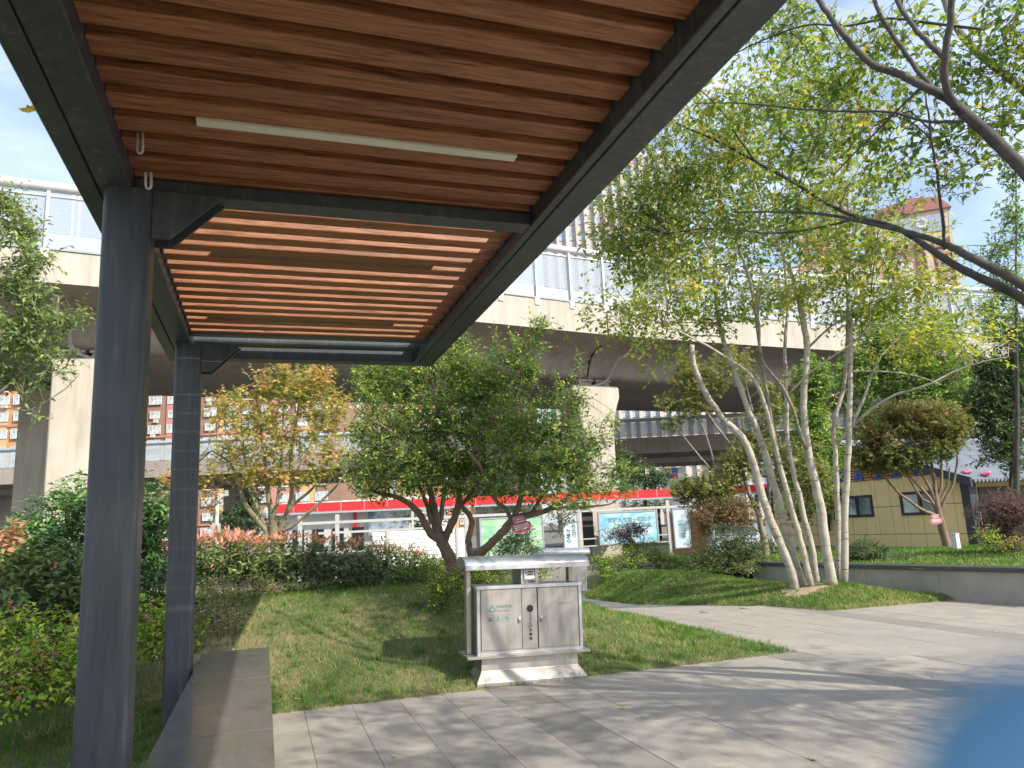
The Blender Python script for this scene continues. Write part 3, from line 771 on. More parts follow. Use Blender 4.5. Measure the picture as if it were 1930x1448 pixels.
s2, c2, u2, n2 = pier(1123, 2.6, .92, .52, 1.8, ZT)
pier(935, 10.0, .9, .5, 1.8, ZT, False)
pier(1850, 2.6, .92, .52, 1.8, ZT)
# drain pipes curling down at the piers
def drain(px, side):
    s = along_px(px, 1.2); p, u, n = vat(s)
    f = lambda a, o, z: (p[0] + u[0] * a + n[0] * o, p[1] + u[1] * a + n[1] * o, z)
    P = catmull([f(0, .9, ZB - .12), f(0, 1.1, ZB - .45), f(-.35 * side, 2.0, ZB - .95), f(-.55 * side, 2.75, ZB - 1.75), f(-1.7 * side, 3.0, ZB - 2.15)], 4)
    MB().tube(P, .085, 8).obj('drain_pipe', 'pipe_grey', via, True)
drain(92, -1); drain(1192, 1); drain(1640, 1)
for px in (1151,):
    s = along_px(px, 0); p, u, n = vat(s)
    MB().box((p[0] + n[0] * .1, p[1] + n[1] * .1, (ZB + p[2]) / 2), (.09, .21, p[2] - ZB + .01), Matrix.Rotation(math.atan2(u[1], u[0]), 3, 'Z')).obj('expansion_joint', 'joint_dark', via)
p, u, n = vat(along_px(1124, 2.3))
MB().tube([(p[0] + n[0] * o, p[1] + n[1] * o, z) for o, z in ((1.4, ZB - .14), (2.1, ZB - .34), (2.5, ZB - .62), (2.76, ZB - 1.1), (2.9, ZB - 1.5))], .055, 6).obj('expansion_joint', 'joint_dark', via)
for k in range(0, NS, 2):
    p, u, n = vat((k + .4) * STEP); R = Matrix.Rotation(math.atan2(u[1], u[0]), 3, 'Z')
    MB().box((p[0] - n[0] * .001, p[1] - n[1] * .001, (ZB + p[2]) / 2), (.018, .006, p[2] - ZB - .02), R).obj('cast_joint', 'pipe_grey', via)
# crash barriers with see-through sheets
def barrier(off, label, sgn):
    bt = thing('barrier', label, 'barrier', cp(0, 34 + off, 11.8), 'sound barriers along the viaduct edges')
    mbp = MB(); mbp.tube([(p[0] + n[0] * (off + .12), p[1] + n[1] * (off + .12), p[3] - .17) for p, u, n in ring], .19, 12); mbp.obj('rail_pipe', 'white_metal', bt, True)
    mbp = MB(); mbp.tube([(p[0] + n[0] * (off + .1), p[1] + n[1] * (off + .1), p[3] - .52) for p, u, n in ring], .055, 6); mbp.obj('lower_rail', 'white_metal', bt, True)
    for k in range(NS):
        p, u, n = vat((k + .5) * STEP); R = Matrix.Rotation(math.atan2(u[1], u[0]), 3, 'Z')
        p0, _, n0 = ring[k]; p1, _, n1_ = ring[k + 1]
        if math.hypot(*(p[:2])) > 95: continue
        zt, zr = p[2], p[3]; h = zr - .55 - zt
        ax, ay = p[0] + n[0] * (off + .10), p[1] + n[1] * (off + .10)
        q = p0[:2] + n0 * (off + .02)
        MB().box((q[0], q[1], zt + (zr - .4 - zt) / 2), (.10, .14, zr - .4 - zt), R).obj('post', 'white_metal', bt)
        if sgn > 0:
            MB().box((p0[0] - n0[0] * .03, p0[1] - n0[1] * .03, zt - .17), (.27, .06, .36), R).obj('bracket', 'bracket_white', bt, bevel=.01)
            MB().box((ax, ay, zt + .34), (STEP - .12, .05, .58), R).obj('kerb_panel', 'grey_panel', bt)
            MB().box((ax, ay, zt + .03), (STEP - .01, .30, .07), R).obj('base_rail', 'frame_grey', bt)
        MB().box((ax, ay, zt + .66 + (h - .68) / 2), (STEP - .13, .012, h - .68), R).obj('barrier_sheet', 'barrier_sheet', bt)
barrier(0, 'near barrier of white posts, striped sheets and thick top pipe along the viaduct', 1)
barrier(15.7, 'far barrier of pale posts and pipe showing through the near barrier', -1)
for px, dz in ((119, 7.0), (130, 7.0)):
    s = along_px(px, 8); p, u, n = vat(s); q = p[:2] + n * 8
    o = MB().tube([(q[0], q[1], p[2] - 1.), (q[0], q[1], p[2] + 6)], [.13, .09], 8).obj('lamp_post', 'white_metal')
    tag(o, 'thin white lamp post on the viaduct at upper left, %s of the pair' % ('left one' if px < 125 else 'right one'), 'lamp post', 'pair of posts on the viaduct')
for px in (1087,):
    s = along_px(px, 8); p, u, n = vat(s); q = p[:2] + n * 8
    o = MB().tube([(q[0], q[1], p[2] - 1.), (q[0], q[1], p[2] + 8)], [.15, .10], 8).obj('lamp_post', 'white_metal')
    tag(o, 'thin white lamp post on the viaduct against the ribbed tower', 'lamp post')

# ---- lower ramp bridge further back
rb = thing('ramp_bridge', 'lower dark ramp bridge with pale glass parapet seen beneath the viaduct', 'bridge', cp(5, 56, 0))
RX = [-52 + 4 * k for k in range(27)]
def rz(X): return 7.50 + .0006 * X
for i in range(len(RX) - 1):
    A = cp(RX[i], 55 + .02 * RX[i], 0); B = cp(RX[i + 1], 55 + .02 * RX[i + 1], 0); mid = (A + B) / 2; u = (B - A)[:2]; Ls = np.linalg.norm(u); ang = math.atan2(u[1], u[0]); R = Matrix.Rotation(ang, 3, 'Z')
    if 0 <= i < 26:
        for j in (0, 1):
            c = A + (B - A) * (.25 + .5 * j)
            MB().box((c[0], c[1], rz(RX[i]) + .58), (Ls / 2 - .06, .04, 1.12), R).obj('parapet_sheet', 'ramp_sheet', rb)
            e = A + (B - A) * (.5 * j)
            MB().box((e[0], e[1], rz(RX[i]) + .62), (.06, .08, 1.25), R).obj('parapet_post', 'white_metal', rb)
A = cp(-52, 54, 0); B = cp(52, 56, 0); u = (B - A)[:2]; Ls = float(np.linalg.norm(u)); ang = math.atan2(u[1], u[0]); n = np.array([-u[1], u[0]]) / Ls; R = Matrix.Rotation(ang, 3, 'Z')
mid = (A + B) / 2
MB().tube([(A[0], A[1], rz(-52) + 1.32), (B[0], B[1], rz(52) + 1.32)], .16, 10).obj('parapet_pipe', 'white_metal', rb, True)
pr = [(0, 6.25), (0, 7.48), (9, 7.48), (9, 6.25), (7, 6.0), (6.6, 5.6), (2, 5.6), (1.7, 6.0)]
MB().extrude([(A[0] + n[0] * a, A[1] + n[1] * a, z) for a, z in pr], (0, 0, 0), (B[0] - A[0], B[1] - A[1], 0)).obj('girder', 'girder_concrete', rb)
for X in (-40, -22, 17, 38):
    c = cp(X, 59, 0); MB().box((c[0], c[1], 2.5), (1.5, 1.5, 6.2), R).obj('pier', 'girder_concrete', rb)

# ================================================================== BUILDINGS
def frame2(P0, P1):
    u = (P1 - P0)[:2]; L = float(np.linalg.norm(u)); u = u / L; n = np.array([-u[1], u[0]]); return u, n, L, Matrix.Rotation(math.atan2(u[1], u[0]), 3, 'Z')
def win_mesh(w, h, fm='trim_white', gm='pale_glass', mull=2):
    mb = MB(); mb.bb(-w / 2, w / 2, -.06, .02, -h / 2, h / 2, 1); t = .09
    mb.bb(-w / 2 - t, -w / 2, -.12, .02, -h / 2 - t, h / 2 + t); mb.bb(w / 2, w / 2 + t, -.12, .02, -h / 2 - t, h / 2 + t)
    mb.bb(-w / 2, w / 2, -.12, .02, h / 2, h / 2 + t); mb.bb(-w / 2, w / 2, -.12, .02, -h / 2 - t, -h / 2)
    for k in range(1, mull):
        x = -w / 2 + w * k / mull; mb.bb(x - .04, x + .04, -.11, -.06, -h / 2, h / 2)
    return mb.mesh('window', [fm, gm])
def ac_mesh():
    mb = MB(); mb.bb(-.42, .42, -.38, 0, -.3, .3); mb.tube([(0, -.385, 0), (0, -.40, 0)], .24, 12, 1); return mb.mesh('air_conditioner', ['trim_white', 'pipe_grey'])
ACM = ac_mesh()
def put(me, name, parent, P0, u, n, s, z, out=.0):
    q = P0[:2] + u * s - n * out
    o = link(name, me, parent, (q[0], q[1], z)); o.rotation_euler.z = math.atan2(u[1], u[0]); return o
def apartment(label, P0, P1, depth, z1, bands, wm, colsp, rows, cat='building', group=None, ac=.5, seed=1, wz0=2., rowh=2.87):
    u, n, L, R = frame2(P0, P1); c = (P0[:2] + P1[:2]) / 2 + n * depth / 2
    t = thing('apartment_building', label, cat, (P0[0], P0[1], 0), group)
    MB().box((c[0], c[1], z1 / 2 - .3), (L, depth, z1 + .6), R).obj('wall', bands[0], t)
    MB().box((c[0], c[1], z1 + .3), (L + .8, depth + .8, .55), R).obj('roof', 'wall_grey', t)
    for (a, b, m) in bands[1]:
        q = P0[:2] + u * (a + b) / 2 - n * .14
        MB().box((q[0], q[1], z1 / 2), (b - a, .30, z1 - .1), R).obj('wall_bay', m, t)
    r = random.Random(seed)
    s = 1.8
    while s < L - 1.5:
        for k in range(rows):
            z = wz0 + rowh * k
            put(wm[(k + int(s)) % len(wm)] if r.random() < .8 else wm[0], 'window', t, P0, u, n, s, z, .30)
            if r.random() < ac: put(ACM, 'air_conditioner', t, P0, u, n, s + r.choice([-.2, .3]), z - 1.25, .30)
        s += colsp
    for k in range(0, rows, 3):
        q = P0[:2] + u * L / 2 - n * .34; MB().box((q[0], q[1], wz0 + rowh * k + 1.45), (L, .12, .22), R).obj('string_course', 'wall_pink', t)
    return t
W1m = win_mesh(1.75, 1.3); W2m = win_mesh(1.2, 1.4); W3m = win_mesh(2.3, 1.5, mull=3)
P0, P1 = cp(-100, 121, 0), cp(-72, 119, 0)
apartment('orange brown apartment block with white windows at far left behind the piers', P0, P1, 14, 33, ('wall_orange', [(0, 3, 'wall_orange_light'), (14, 17, 'wall_orange_light')]), [W1m, W3m], 2.9, 10, ac=.6, seed=3, wz0=3.2)
P0, P1 = cp(-70, 140, 0), cp(-32, 140, 0)
apartment('brown and orange apartment block seen between the two shelter posts', P0, P1, 14, 36, ('wall_brown', [(4, 9, 'wall_pink'), (14, 20, 'wall_orange_light'), (24, 28, 'wall_pink'), (30, 33, 'wall_orange_light')]), [W3m, W1m], 3.6, 11, ac=.3, seed=5, wz0=3)
P0, P1 = cp(-58, 190, 0), cp(8, 190, 0)
apartment('distant pink and orange housing block behind the orange maple', P0, P1, 14, 44, ('wall_orange_light', [(6, 10, 'wall_rose'), (20, 24, 'wall_pink'), (36, 41, 'wall_orange'), (50, 55, 'wall_pink')]), [W2m, W1m], 4.4, 13, ac=.3, seed=8, wz0=3)
P0, P1 = cp(-22, 84, 0), cp(-9, 80, 0)
apartment('low red brick block with white windows seen under the ramp', P0, P1, 9, 4.4, ('wall_orange', []), [W3m], 3.3, 2, ac=0, seed=8, wz0=1.)
# ribbed tower
P0, P1 = cp(12, 172, 0), cp(47, 172, 0); u, n, L, R = frame2(P0, P1)
t = thing('office_tower', 'tall brown office tower with vertical ribs standing beyond the viaduct', 'tower', P0)
H = 92; c = (P0[:2] + P1[:2]) / 2 + n * 12
MB().box((c[0], c[1], H / 2), (L, 24, H), R).obj('wall', 'wall_taupe', t)
MB().box((c[0], c[1], H + 1.2), (L * .8, 18, 2.4), R).obj('roof', 'wall_taupe', t)
owm = win_mesh(1.9, 2.2, 'wall_grey', 'blue_glass')
nf = 15
for k in range(nf):
    q = P0[:2] + u * (.4 + (L - .8) * k / (nf - 1)) - n * .45
    MB().box((q[0], q[1], H / 2 + .5), (.65 if k % 2 else .95, .9, H + 1), R).obj('rib', 'fin_peach' if k % 3 else 'wall_taupe', t)
for k in range(nf - 1):
    s = .4 + (L - .8) * (k + .5) / (nf - 1)
    for j in range(21): put(owm, 'window', t, P0, u, n, s, 6 + 4.1 * j, .05)
P0, P1 = cp(50, 176, 0), cp(98, 176, 0); u, n, L, R = frame2(P0, P1)
t = thing('office_building', 'pink ribbed office block with blue windows seen beneath the viaduct at right', 'building', P0)
H = 38; c = (P0[:2] + P1[:2]) / 2 + n * 10
MB().box((c[0], c[1], H / 2), (L, 20, H), R).obj('wall', 'wall_grey', t)
MB().box((c[0], c[1], H + .5), (L + 1, 21, 1), R).obj('roof', 'wall_taupe', t)
nf = 17
for k in range(nf):
    q = P0[:2] + u * (.4 + (L - .8) * k / (nf - 1)) - n * .45
    MB().box((q[0], q[1], H / 2 + .5), (.8, .9, H + 1), R).obj('rib', 'fin_peach', t)
for k in range(nf - 1):
    s = .4 + (L - .8) * (k + .5) / (nf - 1)
    for j in range(9): put(owm, 'window', t, P0, u, n, s, 5 + 3.9 * j, .05)
# two towers and lower block at upper right
def tower(label, X0, X1, d, H, gable, seed=1):
    P0, P1 = cp(X0, d, 0), cp(X1, d - 8, 0); u, n, L, R = frame2(P0, P1)
    t = thing('apartment_tower', label, 'tower', P0, 'rose coloured apartment towers')
    dep = 30; c = (P0[:2] + P1[:2]) / 2 + n * dep / 2
    MB().box((c[0], c[1], (H - 12) / 2), (L, dep, H - 12), R).obj('wall', 'wall_rose', t)
    MB().box((c[0], c[1], H - 6.01), (L - .1, dep, 12), R).obj('upper_wall', 'wall_cream', t)
    a = P0[:2] - u * 1; b = P1[:2] + u * 1; m = (a + b) / 2
    prof = [(a[0], a[1], H), (b[0], b[1], H), (b[0] - u[0] * 4, b[1] - u[1] * 4, H + gable * .8), (m[0], m[1], H + gable), (a[0] + u[0] * 4, a[1] + u[1] * 4, H + gable * .55)]
    MB().extrude(prof, (-n[0], -n[1], 0), (n[0] * dep, n[1] * dep, 0)).obj('roof', 'roof_red', t)
    gw = win_mesh(2.6, 6.4, 'trim_white', 'blue_glass', 3)
    for s in np.arange(L * .30, L - 2, 3.0): put(gw, 'window', t, P0, u, n, float(s), H - 5.2, .1)
    q = P0[:2] + u * L * .63 - n * .6; rg = MB()
    for k in range(16):
        a0, a1 = 2 * math.pi * k / 16, 2 * math.pi * (k + 1) / 16
        rg.quad(*[(q[0] + u[0] * r_ * math.cos(a_), q[1] + u[1] * r_ * math.cos(a_), H - 4.5 + r_ * math.sin(a_)) for a_, r_ in ((a0, 2.0), (a1, 2.0), (a1, 1.3), (a0, 1.3))])
    rg.obj('round_ornament', 'trim_white', t)
    q = P0[:2] + u * L * .65 - n * .8; MB().box((q[0], q[1], (H - 11) / 2), (2.2, 1.5, H - 11), R).obj('pilaster', 'wall_cream', t)
    for s in (.06, .97):
        q = P0[:2] + u * L * s - n * .5; MB().box((q[0], q[1], (H - 11) / 2), (1.2, 1.0, H - 11), R).obj('pilaster', 'wall_cream', t)
    bal = MB(); bal.bb(-2.6, 2.6, -1.3, 0, -1.4, -.4); bm_ = bal.mesh('balcony', 'wall_pink')
    bw = win_mesh(4.2, 1.7, 'trim_white', 'pale_glass', 4)
    nfl = int((H - 14) / 3.05)
    for k in range(max(0, nfl - 16), nfl):
        z = H - 14 - 3.05 * (nfl - 1 - k)
        for s in (.30, .83):
            put(bw, 'window', t, P0, u, n, L * s, z, .15); put(bm_, 'balcony', t, P0, u, n, L * s, z, .1)
    return t
tower('tall rose and cream apartment tower with round ornament under red roof at upper right', 148, 173, 272, 113, 6)
tower('second rose apartment tower half hidden by leaves left of the ornamented one', 123, 141, 285, 124, 6, 2)
P0, P1 = cp(100, 240, 0), cp(142, 240, 0)
apartment('lower grey pink apartment block left of the towers behind the foliage', P0, P1, 16, 84, ('wall_taupe', [(3, 9, 'wall_rose'), (16, 22, 'wall_cream'), (30, 36, 'wall_rose')]), [W3m], 4.6, 24, ac=0, seed=2, wz0=8, rowh=3.2)
# pale shop row behind the red canopy
P0, P1 = cp(-25, 76, 0), cp(-8, 74, 0); u, n, L, R = frame2(P0, P1); c = (P0[:2] + P1[:2]) / 2 + n * 4
t = thing('shop_row', 'low pale shop row with corrugated awning and coloured signs beyond the street', 'shop', P0)
MB().box((c[0], c[1], 1.9), (L, 8, 4.7), R).obj('wall', 'trim_white', t)
for k in range(24):
    q = P0[:2] + u * (L * (k + .5) / 24) - n * .7; MB().box((q[0], q[1], 4.4 ), (L / 24 - .08, 1.9, .06), R @ Matrix.Rotation(.35, 3, 'X')).obj('awning_strip', 'trim_white' if k % 2 else 'wall_cream', t)
dm = MB(); dm.bb(-.6, .6, -.06, .02, -1.1, 1.1, 0); dm_ = dm.mesh('door', 'window_frame_dark')
for k in range(8): put(dm_, 'door', t, P0, u, n, 1.2 + k * 2.1, .9, .02)
q = P0[:2] + u * 9.4 - n * .35; MB().box((q[0], q[1], 3.3), (.35, .12, 2.6), R).obj('red_banner', 'red_fascia', t)
q = P0[:2] + u * 12.9 - n * .35; MB().box((q[0], q[1], 2.6), (4.2, .14, 3.1), R).obj('sign_panel', 'blue_glass', t)
mk('yellow_letter', (.75, .55, .03), (.7, .5, .02), .5); mk('print_dark', (.03, .05, .07), (.04, .06, .08), .6); mk('print_grey_blue', (.10, .20, .25), (.08, .17, .22), .6)
ud = (u[0], u[1], 0)
link('lettering', text_mesh('三利', .95, .03, 'yellow_letter', (q[0] - n[0] * .1, q[1] - n[1] * .1, 3.75), ud, (0, 0, 1), 1.1, .02), t)

# ================================================================== STREET NOTICE BOARDS AND RED CANOPY
def bl(X): return 32.12 + .253 * X           # board line depth
def bpt(px, back=0.):
    k = (px - 965.) / 1400.; X = 32.12 * k / (1 - .253 * k); return X, bl(X) + back
def bp(px, z, back=0.):
    X, d = bpt(px); return cp(X, d + back, z)
Aa, Bb = cp(-10, bl(-10), 0), cp(10, bl(10), 0); bu, bn, _, bR = frame2(Aa, Bb); BU = (bu[0], bu[1], 0)
ca = thing('canopy', 'long bright red canopy fascia on grey posts along the street', 'canopy', bp(890, -.45), 'red street canopies')
def canopy(t, pxa, pxb, step=.97, z0=2.33, z1=2.68):
    A = bp(pxa, 0); B = bp(pxb, 0); L = float(np.linalg.norm((B - A)[:2])); k = max(1, round(L / step)); w = L / k
    for j in range(k):
        q = A[:2] + bu * (w * (j + .5)); MB().box((q[0], q[1], (z0 + z1) / 2), (w - .05, .08, z1 - z0), bR).obj('fascia_panel', 'red_fascia', t)
        q = A[:2] + bu * (w * j); MB().box((q[0], q[1], (z0 + z1) / 2), (.045, .07, z1 - z0 + .01), bR).obj('fascia_seam', 'red_fascia_seam', t)
    q = A[:2] + bu * L / 2 + bn * .95; MB().box((q[0], q[1], z1 - .10), (L, 1.8, .06), bR).obj('roof', 'board_grey', t)
    q = A[:2] + bu * L / 2 + bn * .05; MB().box((q[0], q[1], z0 - .05), (L, .14, .09), bR).obj('gutter', 'frame_grey', t)
canopy(ca, 506, 1282)
for px in (565, 636, 780, 882, 1098, 1266):
    q = bp(px, 0)[:2] + bn * .1; MB().box((q[0], q[1], .93), (.17 if px != 780 else .1, .12, 2.8), bR).obj('post', 'board_grey', ca)
for pxa, pxb, z, h in ((565, 1345, 1.86, .11), (600, 830, 1.44, .09), (1100, 1266, .62, .05), (1100, 1266, .30, .05)):
    A = bp(pxa, 0)[:2]; B = bp(pxb, 0)[:2]; c = (A + B) / 2 + bn * .08; MB().box((c[0], c[1], z), (float(np.linalg.norm(B - A)), .10, h), bR).obj('cross_rail', 'board_grey', ca)
for pxa, pxb, z0, z1 in ((1100, 1132, .3, 1.8), (1248, 1262, .3, 1.8)):
    A = bp(pxa, 0)[:2]; B = bp(pxb, 0)[:2]; c = (A + B) / 2 + bn * .7; MB().box((c[0], c[1], (z0 + z1) / 2), (float(np.linalg.norm(B - A)), .05, z1 - z0), bR).obj('back_screen', 'dark_screen', ca)
ca2 = thing('canopy', 'shorter red canopy piece behind the pale stems right of the long canopy', 'canopy', bp(1420, -.45), 'red street canopies')
canopy(ca2, 1340, 1497, z0=2.40, z1=2.72)
for px in (1352, 1478):
    q = bp(px, 0)[:2] + bn * .1; MB().box((q[0], q[1], .93), (.15, .12, 2.9), bR).obj('post', 'board_grey', ca2)
def poster_mat(name, stops, sc=1.2):
    m, nt, b, out = nmat(name)
    c = ramp(nt, noise(nt, coords(nt, scale=(1, 1, 2.2)), sc, 3, .5, .8), stops); nt.links.new(c, b.inputs['Base Color']); b.inputs['Roughness'].default_value = .3
poster_mat('poster_blue', [(.3, (.12, .36, .50)), (.5, (.28, .50, .58)), (.7, (.52, .62, .62))]); poster_mat('poster_green', [(.3, (.15, .40, .30)), (.5, (.30, .48, .28)), (.7, (.42, .56, .48))])
poster_mat('poster_pale', [(.3, (.38, .54, .57)), (.6, (.52, .60, .60)), (.8, (.56, .62, .62))])
poster_mat('poster_cyan', [(.3, (.12, .48, .56)), (.6, (.25, .62, .66)), (.8, (.5, .7, .7))])
def board(label, px0, px1, z0, z1, mat, fw=.06, texts=(), back=-.06, name='notice_board', vert=False):
    A = bp(px0, 0)[:2] + bn * back; B = bp(px1, 0)[:2] + bn * back; L = float(np.linalg.norm(B - A)); c = (A + B) / 2
    t = thing(name, label, 'notice board', (c[0], c[1], z0))
    MB().box((c[0], c[1], (z0 + z1) / 2), (L, .05, z1 - z0), bR).obj('poster', mat, t)
    for (ox, w, zz, h) in ((0, L + 2 * fw, z1 + fw / 2, fw), (0, L + 2 * fw, z0 - fw / 2, fw), (-L / 2 - fw / 2, fw, (z0 + z1) / 2, z1 - z0 - .002), (L / 2 + fw / 2, fw, (z0 + z1) / 2, z1 - z0 - .002)):
        q = c + bu * ox; MB().box((q[0], q[1], zz), (w, .10, h), bR).obj('frame', 'frame_grey', t)
    for txt, ox, oz, sz, mt in texts:
        q = c + bu * (ox * L) - bn * .028
        link('lettering', text_mesh(txt, sz, .002, mt, (q[0], q[1], z0 + (z1 - z0) * oz), BU, (0, 0, 1), 1.0, .004), t)
    return t
board('large green and white poster board behind the leaning dark trunk', 908, 1024, .15, 1.68, 'poster_green')
vt = [(ch, .22, .80 - .115 * k, .20, 'print_dark') for k, ch in enumerate('绿色出行')] + [(ch, -.20, .57 - .12 * k, .20, 'print_dark') for k, ch in enumerate('为爱心')]
board('tall narrow pale poster with vertical Chinese characters beside a grey post', 1065, 1090, .02, 1.72, 'poster_pale', .05, vt)
t3 = board('wide sky blue poster with a line of Chinese text behind the dark red shrub', 1133, 1240, .38, 1.70, 'poster_blue', .07, [('扣好人生第一粒扣子', .03, .74, .235, 'print_grey_blue'), ('争做新时代好少年', .10, .55, .21, 'print_grey_blue')])
board('narrow pale blue poster of small text at the right end of the canopy', 1273, 1300, .02, 1.72, 'poster_pale', .05, [])
tt = [o for o in COL.objects if o.name.startswith('notice_board')][-1]
for k in range(9):
    c = bp(1287, 0)[:2] - bn * .095; MB().box((c[0], c[1], 1.05 - k * .07), (.36, .004, .022), bR).obj('printed_line', 'print_grey_blue', tt)
board('small cyan poster showing between two pale stems', 1497, 1519, .55, 1.65, 'poster_cyan', .05, [], .2)
# white slatted hoarding
A = bp(702, 0)[:2] - bn * .35; B = bp(874, 0)[:2] - bn * .35; L = float(np.linalg.norm(B - A)); c = (A + B) / 2
t = thing('slatted_hoarding', 'white hoarding of overlapping horizontal slats under the red canopy', 'hoarding', (c[0], c[1], -.45))
for k in range(9):
    MB().box((c[0], c[1], 1.28 - k * .17), (L, .05, .155), bR @ Matrix.Rotation(rad(-12), 3, 'X')).obj('slat', 'white_slat', t)
for s in (.16, .92):
    q = A + bu * L * s - bn * .06; MB().box((q[0], q[1], .55), (.12, .05, 1.75), bR).obj('post', 'board_grey', t)
# coloured glass sign under the ramp
P = at(1272, 897, 52); t = thing('signboard', 'small blue grid signboard with coloured squares under the ramp bridge', 'signboard', P)
for i in range(3):
    for j in range(3):
        m = [['yellow_letter', 'blue_letter', 'poster_green'], ['blue_letter', 'red_fascia', 'blue_glass'], ['blue_glass', 'poster_cyan', 'blue_glass']][j][i]
        q = P + np.array([bu[0], bu[1], 0]) * (i - 1) * .42
        MB().box((q[0], q[1], P[2] + (1 - j) * .38), (.39, .05, .35), bR).obj('square', m, t)
MB().box((P[0] + bn[0] * .08, P[1] + bn[1] * .08, P[2] - 1.8), (1.3, .08, 4.8), bR).obj('backing', 'blue_glass', t)
# rusty red wall piece behind shrubs
A = bp(1305, 0)[:2] + bn * 2; B = bp(1425, 0)[:2] + bn * 2; c = (A + B) / 2
o = MB().box((c[0], c[1], .6), (float(np.linalg.norm(B - A)), .25, 2.0), bR).obj('low_wall', 'wall_orange'); tag(o, 'low orange red wall behind the reddish shrub', 'wall')
# diamond sign
P = at(1456, 1003, 27); t = thing('diamond_sign', 'white diamond shaped sign with faint red characters behind the stems', 'sign', P)
mb = MB(); s = .42; mb.extrude([(P[0] + bu[0] * a, P[1] + bu[1] * a, P[2] + b) for a, b in ((-.12, .48), (.18, .30), (.46, -.42), (.10, -.52), (-.34, -.1))], (0, 0, 0), (bn[0] * .03, bn[1] * .03, 0)); mb.obj('sign_plate', 'trim_white', t)
for k, ch in enumerate('小心'):
    link('lettering', text_mesh(ch, .2, .002, 'roof_red', (P[0] - bn[0] * .005 + bu[0] * (.02 + .08 * k), P[1] - bn[1] * .005, P[2] + .12 - k * .24), BU, (0, 0, 1)), t)
MB().tube([(P[0] + bn[0] * .06, P[1] + bn[1] * .06, -.5), (P[0] + bn[0] * .06, P[1] + bn[1] * .06, P[2] + .2)], .03, 8).obj('post', 'board_grey', t)
# grey utility post at left
P = at(408, 1003, 26); t = thing('utility_post', 'thin pale utility post with small lamp heads right of the second shelter post', 'post', (P[0], P[1], -.45))
zt = at(408, 933, 26)[2]; MB().tube([(P[0], P[1], -.5), (P[0], P[1], zt)], .07, 10).obj('pole', 'board_grey', t, True)
MB().box((P[0] + .1, P[1], zt), (.55, .10, .07), bR).obj('cross_arm', 'board_grey', t)
for a in (-.15, .3): MB().box((P[0] + a, P[1], zt + .10), (.12, .16, .12), bR).obj('lamp_head', 'board_grey', t)
MB().box((P[0], P[1] - .1, zt - 1.15), (.26, .2, .34), bR).obj('control_box', 'pipe_grey', t)

# ================================================================== CREAM PUBLIC TOILET
HC = cp(15.0, 24.0, 0)[:2]; _w = cp(15.0 - 3.28, 24 + 9.45, 0)[:2] - HC; hw_ = _w / np.linalg.norm(_w); he = np.array([hw_[1], -hw_[0]])
if he @ RM[:2, 0] < 0: he = -he
ho = -he                                           # outward normal of the gable wall (towards the plaza)
def hp(s, e, z): q = HC + hw_ * s + he * e; return (float(q[0]), float(q[1]), float(z))
hs = thing('public_toilet', 'cream panelled public toilet with grey tiled roof and blue characters on the gable', 'building', hp(5, 3, -.45))
RZ = Matrix(((hw_[0], he[0], 0), (hw_[1], he[1], 0), (0, 0, 1)))
def hbox(name, mat, s0, s1, e0, e1, z0, z1, bevel=0.):
    mb = MB(); mb.add([hp(s, e, z) for s in (s0, s1) for e in (e0, e1) for z in (z0, z1)], [(0, 1, 3, 2), (4, 6, 7, 5), (0, 4, 5, 1), (2, 3, 7, 6), (0, 2, 6, 4), (1, 5, 7, 3)])
    return mb.obj(name, mat, hs, bevel=bevel)
def roofz(s): return 2.17 + .33 * (s if s < 5 else 10 - s)
mb = MB(); mb.extrude([hp(s, .03, z) for s, z in ((.0, -.45), (10, -.45), (10, 2.1), (5, 3.75), (.0, 2.1))], (0, 0, 0), (he[0] * .2, he[1] * .2, 0)); mb.obj('wall_backing', 'joint_dark', hs)
hbox('wall', 'cream_panel', .25, .45, .25, 9, -.45, 2.2); hbox('wall', 'cream_panel', 9.8, 10, .25, 9, -.45, 2.1); hbox('wall', 'cream_panel', .0, 10, 9, 9.2, -.45, 2.1)
cols_s = [.0, .54] + [.54 + .662 * k for k in range(1, 15)]
WIN = [(1.09, 2.74, 1.035, 1.84), (4.05, 5.62, 1.035, 1.84)]
g = .009
for i in range(len(cols_s) - 1):
    a, b = cols_s[i], min(10, cols_s[i + 1])
    for z0, z1 in ((-.45, .375), (.375, 1.37), (1.37, 2.39)):
        zt = min(z1, roofz(a) - .02, roofz(b) - .02) if z1 > 2 else z1
        rects = [(a, b, z0, zt)]
        for (wa, wb, wz0, wz1) in WIN:
            new = []
            for (p_, q_, r_, s_) in rects:
                if q_ <= wa or p_ >= wb or s_ <= wz0 or r_ >= wz1: new.append((p_, q_, r_, s_)); continue
                if p_ < wa: new.append((p_, wa, r_, s_))
                if q_ > wb: new.append((wb, q_, r_, s_))
                m0, m1 = max(p_, wa), min(q_, wb)
                if r_ < wz0: new.append((m0, m1, r_, wz0))
                if s_ > wz1: new.append((m0, m1, wz1, s_))
            rects = new
        for (p_, q_, r_, s_) in rects:
            if q_ - p_ > .03 and s_ - r_ > .03: hbox('wall_panel', 'cream_panel', p_ + g, q_ - g, -.01, .029, r_ + g, s_ - g)
